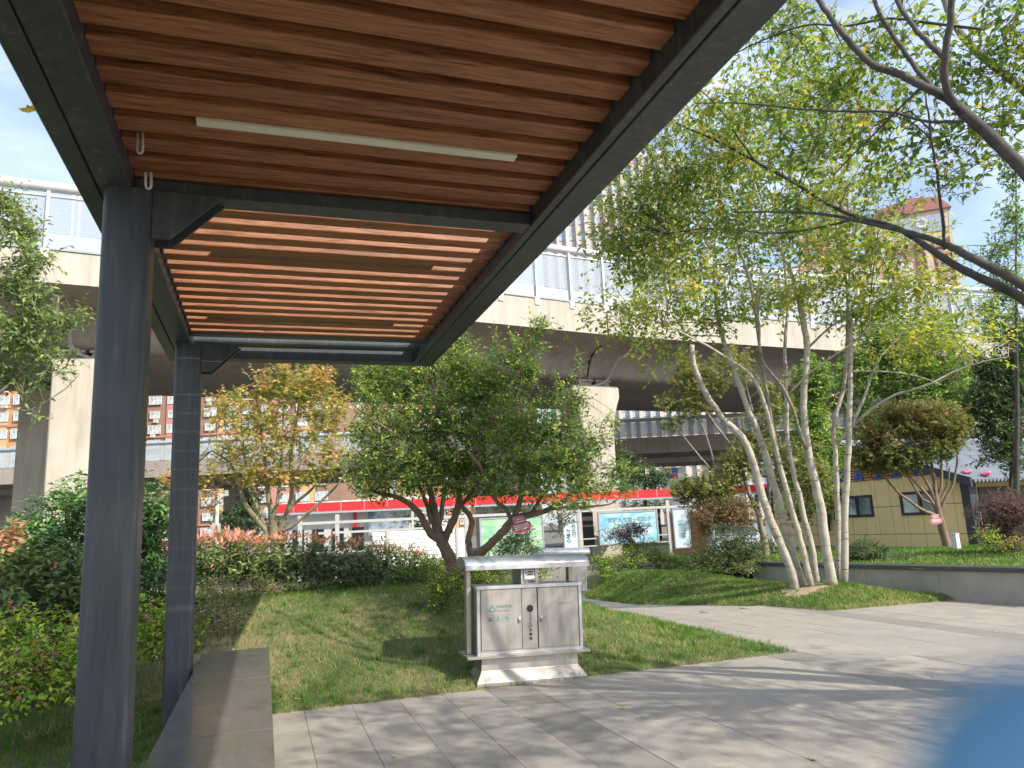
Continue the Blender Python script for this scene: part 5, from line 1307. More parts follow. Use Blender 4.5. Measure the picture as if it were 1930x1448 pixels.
tree('park_tree', 'dense dark green small tree with forked brown trunk just left behind the near bin', 'tree', at(850, 1085, dA),
 [[(858, 1098, dA, 22), (850, 1060, dA, 18), (836, 1028, dA, 17), (826, 1008, dA, 17), (823, 990, dA + .05, 14), (818, 965, dA + .1, 12), (812, 930, dA + .1, 9), (800, 890, dA + .2, 7), (780, 830, dA + .2, 5), (760, 760, dA + .2, 3)],
  [(838, 1025, dA, 11), (812, 1006, dA - .05, 11), (800, 985, dA - .1, 10), (788, 965, dA - .1, 9), (765, 945, dA - .1, 8), (740, 935, dA - .2, 6.5), (715, 930, dA - .2, 5), (685, 915, dA - .3, 3.5), (660, 890, dA - .3, 2)],
  [(836, 1020, dA, 11), (848, 995, dA, 11), (860, 965, dA, 10), (866, 940, dA, 9), (862, 915, dA, 8.5), (858, 885, dA - .1, 8), (850, 860, dA - .1, 6), (830, 800, dA - .2, 4.5), (820, 740, dA - .2, 3)],
  [(862, 960, dA, 6), (884, 935, dA - .1, 6), (905, 905, dA - .2, 5.5), (915, 880, dA - .3, 4.5), (905, 840, dA - .3, 3.2)],
  [(826, 1000, dA, 8), (833, 960, dA + .2, 7), (838, 920, dA + .3, 6), (835, 880, dA + .3, 5)],
  [(815, 985, dA, 7), (800, 940, dA + .1, 6), (785, 905, dA + .2, 5), (770, 870, dA + .2, 4)],
  [(860, 890, dA, 6), (830, 870, dA - .2, 5.5), (790, 850, dA - .3, 4), (740, 815, dA - .4, 3), (700, 790, dA - .4, 2)],
  [(700, 800, dA - .4, 2), (760, 880, dA - .2, 3), (800, 900, dA - .1, 4), (856, 915, dA, 5)]],
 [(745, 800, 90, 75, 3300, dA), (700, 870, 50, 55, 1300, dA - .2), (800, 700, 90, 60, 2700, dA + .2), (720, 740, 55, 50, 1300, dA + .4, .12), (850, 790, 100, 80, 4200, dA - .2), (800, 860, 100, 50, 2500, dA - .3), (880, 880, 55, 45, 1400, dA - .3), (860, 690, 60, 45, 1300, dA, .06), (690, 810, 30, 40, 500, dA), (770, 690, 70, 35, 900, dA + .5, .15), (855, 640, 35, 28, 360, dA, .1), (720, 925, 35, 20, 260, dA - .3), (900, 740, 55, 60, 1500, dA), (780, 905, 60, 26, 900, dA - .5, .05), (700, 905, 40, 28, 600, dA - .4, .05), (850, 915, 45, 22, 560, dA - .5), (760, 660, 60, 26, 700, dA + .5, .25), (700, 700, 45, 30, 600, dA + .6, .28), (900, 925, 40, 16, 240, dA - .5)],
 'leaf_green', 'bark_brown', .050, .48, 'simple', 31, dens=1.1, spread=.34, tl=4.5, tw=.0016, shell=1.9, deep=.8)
dB = 8.4
tree('park_tree', 'dark green tree with bent leaning brown limbs directly behind the near bin', 'tree', at(900, 1070, dB + .2),
 [[(890, 1085, dB + .2, 14), (900, 1050, dB + .2, 13), (925, 1025, dB + .1, 12), (950, 1000, dB, 12), (970, 978, dB, 11), (1000, 970, dB - .1, 9), (1030, 962, dB - .1, 7.5), (1060, 945, dB - .2, 5.5), (1095, 920, dB - .3, 4), (1125, 880, dB - .3, 2.5)],
  [(965, 985, dB, 7), (955, 960, dB, 6), (935, 945, dB - .1, 6), (920, 915, dB - .1, 5.5), (905, 880, dB - .2, 5), (880, 850, dB - .3, 4)],
  [(968, 980, dB, 8.5), (980, 945, dB, 8), (984, 905, dB, 7.5), (982, 875, dB + .1, 7), (960, 840, dB + .1, 6), (940, 810, dB + .1, 4.5), (925, 780, dB, 3)],
  [(984, 900, dB, 4.5), (968, 890, dB, 4.5), (960, 880, dB, 4), (955, 865, dB, 3.5)],
  [(982, 870, dB + .1, 5), (985, 800, dB + .1, 4), (982, 760, dB + .2, 3.2), (978, 720, dB + .2, 2.6), (1000, 650, dB + .2, 2)],
  [(1000, 970, dB - .1, 5), (1040, 900, dB - .1, 4), (1055, 850, dB, 3.4), (1060, 800, dB, 2.8), (1090, 740, dB, 2)],
  [(1030, 962, dB - .1, 4), (1075, 955, dB - .2, 3.5), (1110, 955, dB - .3, 2.8), (1150, 950, dB - .4, 2), (1170, 935, dB - .4, 1.5)],
  [(893, 1070, dB + .3, 10), (885, 1040, dB + .3, 9), (884, 1010, dB + .3, 8.5), (890, 985, dB + .4, 8), (880, 965, dB + .4, 7), (862, 945, dB + .4, 6)]],
 [(960, 800, 85, 60, 2800, dB), (1040, 810, 70, 55, 1900, dB), (1000, 870, 90, 45, 1900, dB - .1), (1080, 870, 60, 45, 1300, dB - .2), (930, 720, 55, 55, 1300, dB + .2), (975, 670, 28, 50, 560, dB + .2, .08), (1000, 700, 28, 40, 420, dB + .2), (1018, 615, 22, 22, 240, dB + .2), (1014, 650, 16, 24, 150, dB + .2), (935, 660, 14, 40, 160, dB + .2), (1085, 760, 22, 34, 260, dB, .1), (1060, 740, 35, 30, 280, dB), (1120, 830, 40, 32, 420, dB - .2), (1150, 800, 24, 16, 120, dB - .2), (1160, 885, 40, 28, 360, dB - .3), (1120, 920, 60, 25, 500, dB - .3), (1180, 920, 30, 15, 130, dB - .4), (920, 880, 50, 40, 800, dB), (950, 925, 25, 18, 120, dB), (1030, 905, 60, 28, 600, dB - .2), (1090, 690, 10, 30, 60, dB), (1010, 930, 60, 18, 420, dB - .4), (1080, 945, 50, 14, 260, dB - .5), (930, 915, 50, 22, 420, dB - .3)],
 'leaf_green', 'bark_brown', .050, .46, 'simple', 33, dens=1.1, spread=.34, tl=4.5, tw=.0016, shell=1.9, deep=.8)
# orange maple
dM = 12.2
tree('maple_tree', 'orange and yellow green maple with low fan of stems behind the photinia hedge', 'tree', at(520, 1010, dM),
 [[(520, 1045, dM, 16), (517, 1000, dM, 14), (512, 965, dM, 10), (505, 930, dM, 7), (500, 880, dM, 5), (490, 800, dM, 3.5), (480, 730, dM, 2)],
  [(512, 1015, dM, 9), (490, 985, dM, 8), (465, 955, dM, 6.5), (452, 920, dM, 5.5), (448, 900, dM, 5), (430, 870, dM, 4), (400, 850, dM, 2.6)],
  [(525, 1005, dM, 9), (540, 970, dM, 7), (550, 930, dM, 6), (548, 860, dM, 4.5), (560, 780, dM, 3), (570, 720, dM, 2)],
  [(532, 1002, dM, 6), (560, 985, dM, 4.5), (600, 950, dM, 4), (635, 915, dM, 3), (655, 885, dM, 2)],
  [(525, 990, dM, 6), (550, 955, dM, 4.5), (585, 925, dM, 3.6), (610, 895, dM, 2.6)],
  [(515, 985, dM, 6), (525, 930, dM, 4.5), (530, 860, dM, 3.5), (535, 760, dM, 2.2)],
  [(500, 995, dM, 5), (475, 930, dM, 4), (460, 860, dM, 3), (455, 790, dM, 2)]],
 [(480, 780, 70, 50, 1300, dM), (560, 740, 65, 50, 1200, dM, .04), (610, 790, 55, 55, 1100, dM, .02), (500, 720, 40, 30, 420, dM, .2), (600, 715, 40, 28, 420, dM, .22), (430, 840, 60, 40, 700, dM, .14), (540, 830, 80, 50, 1300, dM), (620, 860, 50, 40, 700, dM, .05), (420, 770, 35, 40, 360, dM, .1), (470, 880, 65, 30, 600, dM, .05), (520, 900, 70, 26, 640, dM, .22), (330, 905, 36, 22, 260, dM, .45), (320, 940, 28, 14, 120, dM, .4), (395, 905, 35, 35, 260, dM, .3), (400, 950, 20, 16, 90, dM, .4), (590, 900, 50, 22, 340, dM), (540, 700, 30, 20, 180, dM, .15), (640, 760, 20, 40, 200, dM, .2)],
 'leaf_maple', 'bark_green_grey', .060, .9, 'palm', 41, dens=1.15, spread=.30, tl=4.2, tw=.003, droop=.1, up=.9, shell=2.0)
# left foreground tree
dL = 7.0
tree('broadleaf_tree', 'light green broadleaf branches reaching in from the left edge', 'tree', at(-160, 900, dL),
 [[(-190, 1150, dL, 18), (-170, 950, dL, 15), (-120, 850, dL, 10), (-60, 790, dL, 7), (0, 740, dL, 5), (50, 690, dL, 3.5), (100, 620, dL, 2.4), (110, 560, dL, 1.6)],
  [(-150, 900, dL, 9), (-80, 760, dL, 7), (-20, 640, dL, 5), (20, 560, dL, 3.4), (40, 470, dL, 2.4)],
  [(-160, 920, dL, 9), (-100, 640, dL, 7), (-50, 500, dL, 5), (-10, 400, dL, 3.4), (10, 340, dL, 2)],
  [(-30, 770, dL, 3), (20, 770, dL, 2.2), (60, 772, dL, 1.8), (120, 735, dL, 1.3), (150, 705, dL, 1)]],
 [(30, 430, 50, 45, 560, dL, .12), (0, 380, 35, 45, 350, dL, .1), (60, 490, 50, 32, 330, dL, .1), (15, 530, 50, 40, 420, dL), (60, 560, 40, 26, 220, dL), (110, 600, 55, 24, 240, dL), (30, 640, 60, 40, 480, dL), (90, 660, 45, 30, 260, dL), (0, 700, 50, 40, 380, dL), (110, 700, 30, 12, 60, dL), (60, 730, 40, 18, 90, dL), (75, 783, 12, 7, 14, dL), (40, 600, 60, 40, 380, dL)],
 'leaf_osmanthus', 'bark_grey', .064, .44, 'oval', 51, dens=1.3, spread=.2, tl=3.8, tw=.0022, droop=.15, up=.6)
# right planter maple
dR = 17.0
tree('maple_tree', 'dull green and bronze maple with bare fan of stems in front of the cream building', 'tree', at(1785, 1040, dR),
 [[(1790, 1052, dR, 11.5), (1783, 1020, dR, 11), (1774, 990, dR, 11), (1768, 965, dR, 10), (1763, 930, dR, 6), (1760, 900, dR, 4.5), (1750, 840, dR, 3)],
  [(1768, 972, dR, 6), (1740, 962, dR, 5), (1715, 945, dR, 4), (1690, 925, dR, 3.4), (1665, 895, dR, 2.8), (1645, 860, dR, 2)],
  [(1772, 965, dR, 5), (1780, 945, dR, 4.5), (1795, 915, dR, 3.6), (1803, 880, dR, 3), (1806, 830, dR, 2)],
  [(1766, 960, dR, 5), (1745, 930, dR, 4), (1722, 905, dR, 3.4), (1700, 880, dR, 2.6), (1680, 840, dR, 2)],
  [(1766, 955, dR, 4.6), (1750, 915, dR, 4), (1735, 890, dR, 3.2), (1720, 850, dR, 2.2)],
  [(1766, 950, dR, 4.6), (1775, 900, dR, 3.6), (1772, 850, dR, 2.4)], [(1764, 950, dR, 4), (1738, 940, dR, 3.4), (1712, 900, dR, 2.6), (1690, 870, dR, 2)], [(1765, 945, dR, 4), (1758, 900, dR, 3), (1740, 860, dR, 2)], [(1768, 950, dR, 4), (1785, 915, dR, 3), (1790, 880, dR, 2.2)]],
 [(1660, 845, 55, 32, 1500, dR), (1720, 800, 65, 36, 2000, dR, .05), (1770, 790, 50, 32, 1300, dR, .12), (1700, 790, 40, 22, 700, dR, .12), (1740, 850, 60, 28, 1500, dR, -.05), (1650, 820, 40, 25, 800, dR, .25), (1700, 865, 50, 20, 800, dR, -.1), (1790, 830, 30, 28, 500, dR), (1620, 870, 20, 18, 200, dR, .1), (1730, 770, 40, 16, 500, dR, .1), (1640, 870, 40, 22, 700, dR), (1680, 880, 40, 16, 400, dR, -.05), (1800, 800, 26, 40, 500, dR, .1), (1680, 780, 40, 22, 500, dR, .2)],
 'leaf_maple_dull', 'bark_brown', .075, .9, 'palm', 43, spread=.22, tl=3.2, tw=.004, droop=.1, up=.9)
# slim tree behind the clump
dS = 16.5
tree('slender_tree', 'slender bare stemmed tree with sparse olive leaves left of the pale stems', 'tree', at(1443, 1060, dS),
 [[(1445, 1062, dS, 11), (1440, 1020, dS, 10), (1434, 990, dS, 9), (1428, 965, dS, 7), (1412, 930, dS, 6), (1400, 890, dS, 5), (1385, 850, dS, 4), (1340, 790, dS, 3), (1310, 740, dS, 2)],
  [(1438, 990, dS, 6), (1450, 960, dS, 5), (1448, 900, dS, 4.5), (1440, 850, dS, 3.6), (1420, 780, dS, 2.6), (1400, 700, dS, 2)],
  [(1430, 1000, dS, 5), (1395, 985, dS, 4.5), (1375, 955, dS, 4.4), (1362, 930, dS, 4), (1350, 900, dS, 3.6), (1335, 880, dS, 3), (1310, 850, dS, 2.4), (1270, 800, dS, 1.6)],
  [(1352, 905, dS, 3), (1340, 850, dS, 2.4), (1322, 800, dS, 2), (1300, 770, dS, 1.4)]],
 [(1300, 760, 40, 40, 420, dS, .05), (1290, 700, 30, 40, 420, dS, .1), (1330, 720, 40, 40, 420, dS, .12), (1380, 690, 50, 40, 500, dS, .1), (1270, 800, 26, 18, 120, dS), (1340, 920, 60, 26, 1100, dS, -.02), (1300, 925, 40, 22, 700, dS), (1390, 880, 40, 30, 700, dS), (1420, 830, 40, 60, 600, dS), (1460, 760, 40, 60, 500, dS), (1480, 880, 50, 60, 900, dS, -.05), (1540, 900, 40, 60, 800, dS, -.05), (1360, 955, 60, 14, 380, dS), (1255, 760, 20, 16, 90, dS, .1)],
 'leaf_olive', 'bark_grey', .082, .9, 'palm', 44, dens=1.9, spread=.22, tl=3.2, tw=.004, droop=.1, up=.8)

# evergreens beyond
def far_tree(label, px, base_y, d, clumps, leafm, L, seed, name='evergreen_tree', grp='trees beyond the park', ratio=.5, bark='bark_dark'):
    xs = [c[0] for c in clumps]; ys = [c[1] for c in clumps]; top = min(ys)
    lim = [[(px, base_y, d, 5.5 * 30 / d * .5 + 3), (px + 2, (base_y * 2 + top) / 3, d, 5), (px, (base_y + top * 2) / 3, d, 3), (px, top, d, 1.2)]]
    return tree(name, label, 'tree', at(px, base_y, d), lim, [(*c[:5], d + c[5]) + tuple(c[6:]) for c in clumps], leafm, bark, L, ratio, 'simple', seed, grp=grp, spread=.22, tl=3., tw=.006, shell=2.4, per=7)
far_tree('bushy bright green tree behind the pale stems in front of the viaduct', 1540, 960, 26, [(1535, 720, 35, 50, 1300, 0, .15), (1530, 800, 40, 60, 1700, 0, .1), (1525, 890, 50, 50, 1600, 0, .05), (1560, 850, 35, 50, 1000, .5)], 'leaf_green', .15, 61)
far_tree('large green tree with yellow tints behind the cream building roof', 1690, 900, 31, [(1670, 640, 60, 50, 1900, 0, .1), (1620, 700, 50, 50, 1500, 0), (1700, 720, 70, 55, 2300, 0, 0), (1780, 690, 60, 60, 2000, 0, .05), (1640, 790, 50, 50, 1300, 0), (1780, 760, 60, 50, 1700, 0), (1730, 640, 60, 45, 1300, 0, .12), (1790, 800, 50, 40, 900, 0)], 'leaf_green', .17, 62)
far_tree('tall dark evergreen rising at the right edge beside the roof', 1905, 960, 19.5, [(1880, 800, 60, 60, 2200, 0), (1900, 720, 55, 60, 2000, 0), (1850, 760, 45, 45, 1300, 0, .1), (1915, 640, 45, 60, 1500, 0), (1850, 690, 30, 30, 450, 0, .15), (1905, 860, 35, 30, 600, 0), (1860, 845, 18, 10, 60, 0), (1850, 868, 22, 9, 60, 0, .2)], 'leaf_deep', .105, 63)
far_tree('loose leafed tall tree at the far right edge above the evergreen', 1915, 960, 15.5, [(1900, 540, 45, 50, 620, 0, .1), (1870, 600, 40, 50, 500, 0, .15), (1910, 420, 30, 60, 420, 0), (1905, 330, 25, 40, 200, 0), (1880, 480, 40, 30, 240, 0)], 'leaf_green', .085, 64)
far_tree('dark tree below the ramp left of the blue signboard', 1215, 990, 40, [(1200, 900, 40, 26, 900, 0), (1235, 905, 35, 22, 800, 0), (1170, 870, 24, 40, 520, 0, .05), (1220, 955, 45, 16, 420, 0), (1120, 950, 60, 20, 500, 0)], 'leaf_deep', .17, 65)
far_tree('dark bluish tree under the ramp left of the orange maple', 470, 1000, 36, [(460, 965, 28, 34, 700, 0), (478, 940, 18, 18, 240, 0), (425, 985, 26, 20, 420, 0, .2), (500, 985, 30, 24, 360, 0)], 'leaf_deep', .16, 66)
far_tree('small green street tree behind the canopy left of the forked trunk', 815, 1010, 38, [(790, 975, 60, 18, 500, 0, .2), (850, 955, 30, 30, 300, 0, .1), (930, 940, 60, 24, 520, 0, .1), (960, 960, 40, 16, 260, 0)], 'leaf_deep', .15, 67)
far_tree('round grey green tree behind the cream building at the roof ridge', 1560, 1000, 30, [(1570, 930, 45, 40, 800, 0, -.05), (1500, 960, 40, 30, 500, 0)], 'leaf_green', .16, 68)

# ---- shrubs
leafmat('leaf_round', [(0, (.06, .10, .035)), (.5, (.13, .20, .06)), (.85, (.26, .32, .10)), (1, (.46, .38, .14))], .35)
def shrub(name, label, base, clumps, leafm, L, ratio, shape, seed, cat='shrub', stems=8, grp=None, bark='bark_dark', **kw):
    t = thing(name, label, cat, base, grp); f = Foliage(seed); r = f.r; base = np.array(base, float)
    for i, (c_, r_, n_, b) in enumerate(clumps):
        f.clump(c_, r_, n_ * 1.5, L, ratio, att=np.array([c_[0], c_[1], c_[2] - r_[2] * 1.1]), bias=b, shape=shape, attn=10, **kw)
    f.finish(t, leafm, bark, 'foliage', 'stems'); return t
def G(px, py, d, rx, ry, n_, b=0., deep=1.): c_, r_ = E_(px, py, d, rx, ry, rx * d / 1400 * deep); return (c_, r_, n_, b)
# camellia mass left
shrub('camellia_shrub', 'large glossy dark green camellia like shrub behind the front shelter post', at(150, 1150, 7.4),
 [G(130, 1020, 7.4, 110, 80, 1900), G(230, 990, 7.6, 90, 75, 1500), G(60, 1060, 7.0, 80, 70, 1200, .08), G(290, 1060, 7.8, 70, 90, 1200), G(180, 1090, 7.2, 100, 70, 1200, -.05), G(20, 1130, 6.9, 70, 60, 900), G(170, 940, 7.7, 80, 35, 700, .1), G(290, 960, 7.9, 40, 40, 400), G(110, 1150, 7.1, 90, 40, 700, -.08)],
 'leaf_camellia', .072, .45, 'oval', 71, tl=3., spread=.15, shell=3, up=.6, jit=.2)
shrub('photinia_shrub', 'broadleaf photinia shrub with a few red tips at the lower left edge', at(20, 1180, 6.2),
 [G(60, 1110, 6.3, 90, 60, 1000, .02), G(120, 1080, 6.5, 60, 40, 420, .03), G(0, 1050, 6.4, 40, 45, 300, .22), G(20, 1010, 6.6, 22, 25, 90, .5), G(140, 1130, 6.3, 60, 40, 500, .02)],
 'leaf_photinia', .082, .40, 'oval', 72, tl=2.6, spread=.10, shell=3, up=.7, jit=.18)
shrub('ground_shrub', 'low lime green and bronze spreading shrubs left of the front shelter post', at(90, 1320, 5.0),
 [G(60, 1200, 5.5, 110, 50, 800, .12), G(150, 1250, 5.2, 90, 55, 800, .12), G(40, 1270, 5.0, 80, 55, 800, .2), G(180, 1200, 5.6, 70, 40, 500, .1), G(20, 1180, 5.6, 60, 30, 400, .15), G(230, 1170, 5.8, 60, 40, 400, .12), G(290, 1190, 6.4, 50, 50, 620, .1), G(20, 1320, 4.8, 50, 28, 240, .12), G(100, 1300, 4.9, 60, 25, 240, .1), G(350, 1180, 7.0, 30, 40, 240, .05)],
 'leaf_low', .048, .52, 'oval', 73, tl=3., spread=.2, shell=2.6, up=.8, jit=.26)
# photinia hedge with red tips
t = thing('photinia_hedge', 'clipped photinia hedge with bright red new leaves along its top', 'hedge', at(600, 1100, 9.3))
f = Foliage(74)
for i, px in enumerate(range(360, 850, 30)):
    dd = 8.6 + (px - 360) / 490 * 1.7; top = 1012 + max(0, px - 560) * .10 + max(0, px - 700) * .09
    c_, r_ = E_(px, top + 48, dd, 30, 38, .42); f.clump(c_, r_, 750, .072, .42, shape='oval', bias=-.07 if px > 560 else .05, spread=.12, tl=2.4, shell=3.5, up=.7, jit=.16, att=np.array([c_[0], c_[1], c_[2] - .4]), attn=12)
    n_ = 110 if px < 520 else 45 if px < 740 else 12
    c_, r_ = E_(px, top + 6, dd, 30, 9, .35); f.clump(c_, r_, n_, .080, .30, shape='oval', bias=.50, spread=.08, tl=1.6, shell=2, up=-.2, droop=-.9, jit=.14)
f.finish(t, 'leaf_photinia', 'bark_brown', 'foliage', 'stems')
shrub('boxwood_hedge', 'low yellow green shrubs in front of the white hoarding end', at(800, 1090, 9.8),
 [G(770, 1050, 10, 50, 24, 700, .15), G(820, 1060, 9.9, 40, 20, 520, .15), G(720, 1035, 10.3, 40, 18, 420, .12), G(790, 1078, 9.6, 60, 18, 560, 0)], 'leaf_low', .034, .5, 'simple', 75, spread=.1, shell=3)
shrub('wild_shrub', 'straggly olive and straw coloured undergrowth at the left foot of the photinia hedge', at(430, 1150, 8.0),
 [G(p, 1098 + q, d_, 46, 22, 560, b_) for p, q, d_, b_ in ((395, 10, 8.0, .1), (435, 22, 8.1, .15), (490, 12, 8.5, .05), (400, 55, 7.6, .3), (430, 80, 7.4, .5))],
 'leaf_dry_shrub', .026, .45, 'simple', 76, spread=.2, tl=5, bark='bark_green_grey', tw=.0014)
shrub('wild_shrub', 'fine leafed green undergrowth along the foot of the hedge towards the forked tree', at(660, 1110, 9.2),
 [G(p, 1098 + q, d_, 44, 17, 560, b_) for p, q, d_, b_ in ((555, 6, 8.9, -.1), (615, 0, 9.2, -.1), (675, -4, 9.4, -.05), (735, -6, 9.5, 0), (785, -6, 9.5, .05))],
 'leaf_round', .026, .45, 'simple', 96, spread=.2, tl=5, bark='bark_green_grey', tw=.0014)
shrub('ground_shrub', 'small round green shrub with orange tinged leaves at the foot of the forked tree', at(830, 1140, 8.1),
 [G(832, 1112, 8.1, 34, 28, 620, .04), G(850, 1090, 8.2, 30, 20, 300, .08), G(900, 1085, 8.3, 60, 18, 600, .1), G(1000, 1078, 8.5, 45, 16, 360, .12), G(930, 1070, 8.6, 40, 14, 260, .06)], 'leaf_low', .034, .5, 'simple', 77, spread=.2)
shrub('bay_shrub', 'dark green twiggy shrub between the leaning trunks and the green poster', at(975, 1040, 10.5), [G(975, 1018, 10.5, 40, 22, 620, 0), G(950, 1035, 10.4, 30, 14, 260, 0), G(1000, 1035, 10.5, 26, 12, 160, 0)], 'leaf_deep', .045, .5, 'simple', 78)
shrub('bare_shrub', 'thin tan leafless looking shrub beside the tall narrow poster', at(1060, 1045, 12.5), [G(1055, 985, 12.5, 36, 26, 160, .1), G(1050, 960, 12.5, 30, 16, 90, .3)], 'leaf_dry_shrub', .05, .5, 'simple', 79, bark='bark_green_grey', tw=.004)
shrub('green_hedge', 'loose green and yellow hedge beside the distant bin below the blue poster', at(1200, 1085, 17),
 [G(1140, 1065, 17, 34, 24, 900, .05), G(1190, 1058, 17, 36, 28, 1000, 0), G(1240, 1052, 17.3, 36, 26, 1000, .04), G(1280, 1060, 17, 30, 20, 600, 0), G(1200, 1030, 17.6, 50, 12, 520, 0), G(1310, 1065, 16.8, 26, 14, 400, .05), G(1150, 1085, 16.6, 30, 10, 260, 0)], 'leaf_low', .05, .5, 'simple', 80, spread=.15, tw=.003)
shrub('barberry_shrub', 'umbrella shaped dark red barberry shrub in front of the blue poster', at(1178, 1045, 17.4), [G(1178, 1000, 17.4, 46, 13, 620, .05), G(1176, 1012, 17.4, 40, 12, 420, 0), G(1205, 995, 17.4, 20, 10, 140, 0)], 'leaf_purple', .05, .5, 'simple', 81, tw=.0035, bark='bark_dark')
shrub('round_shrub', 'rounded mid green shrub with small leaves left of the pale stems', at(1380, 1065, 14.2), [G(1375, 1030, 14.2, 58, 38, 3200, 0), G(1405, 1040, 14.0, 44, 32, 1900, 0), G(1325, 1055, 14.0, 34, 22, 900, .1), G(1400, 1070, 13.6, 46, 12, 500, .3), G(1340, 1075, 13.6, 40, 10, 400, .15), G(1290, 1075, 14.5, 40, 12, 400, .1)], 'leaf_round', .042, .5, 'simple', 82, tw=.002)
shrub('reddish_shrub', 'bronze red and green leafed shrub behind the rounded green shrub', at(1365, 1010, 15.8), [G(1360, 972, 15.8, 56, 30, 2600, .15), G(1370, 950, 15.9, 50, 14, 900, -.3), G(1330, 990, 15.8, 24, 22, 420, .2), G(1405, 975, 15.8, 26, 20, 420, 0)], 'leaf_reddish', .05, .5, 'simple', 83, tw=.003)
shrub('clipped_ball_shrub', 'clipped dark green ball shrub behind the planter wall under the first window', at(1632, 1056, 13.4), [G(1632, 1040, 13.4, 36, 21, 2600, .15), G(1632, 1046, 13.4, 32, 14, 900, .0)], 'leaf_deep', .032, .5, 'simple', 84, tw=.002, shell=5)
shrub('ground_shrub', 'low strip of dark green plants right of the clipped ball shrub', at(1700, 1055, 15.6), [G(1690, 1052, 13.6, 40, 8, 900, .2), G(1450, 1035, 17, 30, 18, 800, .1), G(1560, 1040, 16, 34, 16, 600, 0)], 'leaf_deep', .034, .5, 'simple', 85, tw=.002)
shrub('purple_shrub', 'large rounded purple brown shrub at the right edge before the doorway', at(1895, 1045, 13.5), [G(1892, 966, 13.5, 56, 38, 4200, .1), G(1900, 1010, 13.4, 50, 30, 1500, -.1), G(1930, 960, 13.6, 30, 34, 900, .1)], 'leaf_purple', .038, .45, 'simple', 86, tw=.003, bark='bark_dark')
shrub('ground_shrub', 'green and yellow leaves at the foot of the purple shrub', at(1860, 1045, 13), [G(1862, 1012, 13, 26, 20, 420, .1), G(1910, 1025, 12.8, 30, 14, 260, .35)], 'leaf_low', .045, .5, 'simple', 87, tw=.003)

# ---- tree labels hung on the trunks
mk('tag_red', (.55, .10, .13), (.5, .08, .11), .4)
def treetag(P, s, ang, label):
    t = thing('tree_tag', label, 'tag', P, 'red name tags hung on trees'); rt_, up_ = Vector(xr), Vector((0, 0, 1))
    R_ = Vector((rt_.x, rt_.y, 0)).normalized(); ca, sa = math.cos(ang), math.sin(ang); P = V(P); nn = R_.cross(up_)
    Q = lambda a, b, o=0.: P + R_ * ((a * ca - b * sa) * s) + up_ * ((a * sa + b * ca) * s) + nn * o
    sh_ = [(-.75, 1.), (.75, 1.), (.85, .45), (.7, .25), (1.15, .1), (1.25, -.4), (1.0, -.85), (0, -1.05), (-1.0, -.85), (-1.25, -.4), (-1.15, .1), (-.7, .25), (-.85, .45)]
    mb = MB(); mb.extrude([Q(a * 1.07, b * 1.07) for a, b in sh_], (0, 0, 0), -nn * .003); mb.obj('tag_border', 'trim_white', t)
    mb = MB(); mb.extrude([Q(a, b, .001) for a, b in sh_], (0, 0, 0), nn * .0015); mb.obj('tag_plate', 'tag_red', t)
    for k, (w_, y_) in enumerate(((.5, .72), (.62, .40), (.95, -.05), (.95, -.3), (.9, -.55))):
        mb = MB(); mb.extrude([Q(-w_, y_ + .06, .004), (Q(w_, y_ + .06, .004)), Q(w_, y_ - .07, .004), Q(-w_, y_ - .07, .004)], (0, 0, 0), nn * .0005); mb.obj('printed_line', 'bracket_white', t)
treetag(at(982, 989, dB - .12), .088, rad(12), 'red name tag with white lines hung on the leaning trunk above the near bin')
treetag(at(1764, 979, dR - .25), .10, rad(4), 'small red name tag on the trunk before the cream building')

# ---- grass blades
def grass(name, hf, poly, region, n_, h, w, seed, dens=None, margin=.0, vb=.0):
    r = np.random.default_rng(seed); x0, x1, y0, y1 = region
    x = r.uniform(x0, x1, n_ * 2); y = r.uniform(y0, y1, n_ * 2); s = sdist(x, y, poly); k = s > margin
    if dens is not None: k &= r.random(len(x)) < dens(x, y)
    x, y = x[k][:n_], y[k][:n_]; z = hf(x, y); N = len(x)
    H = h * (.45 + .8 * r.random(N)); a = r.uniform(0, 2 * math.pi, N); lean = r.normal(0, .45, (N, 2)); sc = 1 + np.clip((np.hypot(x, y) - 8) / 10, 0, 1.2)
    W = w * sc; P = np.stack([x, y, z - .004], 1); s_ = np.stack([np.cos(a), np.sin(a), np.zeros(N)], 1) * W[:, None]
    T_ = P + np.stack([lean[:, 0] * H, lean[:, 1] * H, H], 1)
    patchy = .5 + .35 * np.sin(x * 1.9 + np.sin(y * 1.3) * 2) * np.sin(y * 2.3 + np.cos(x * .9) * 2) + .25 * np.sin(x * 5.3 + y * 3.1) * np.sin(y * 6.1 - x * 2.2)
    v = .26 + .36 * patchy + r.normal(0, .24, N) + vb; H = H * (1.2 - .5 * patchy)
    V_ = np.stack([P - s_ / 2, P + s_ / 2, T_], 1).reshape(-1, 3); T = np.arange(N * 3).reshape(-1, 3)
    o = npmesh(name, V_, T, 'grass_blade', v); stuff(o); return o
dn = lambda x, y: np.clip(1.15 - .055 * np.hypot(x, y), .25, 1) * np.where((x < -.5) & (y < 5.6), .45, 1)
o = grass('grass', lawn_h, LAWN, (-5, 6, 2.4, 13), 210000, .055, .0055, 1, dn, -.03); tag(o, 'patchy green lawn grass growing round the near bin and the bench end', 'grass')
o = grass('grass', isle_h, ISLE, (6.2, 9.7, 8.4, 16), 70000, .05, .0065, 2, lambda x, y: np.where(np.hypot((x - 7.85) / .45, (y - 9.72) / .38) < 1, .05, 1.), -.01, .08); tag(o, 'sunlit yellow green grass of the island round the pale stems', 'grass')
o = grass('grass', plant_h, PLANT, (8.8, 19, 4, 22), 80000, .06, .012, 3, None, .32, -.05); tag(o, 'green grass behind the low granite planter wall', 'grass')
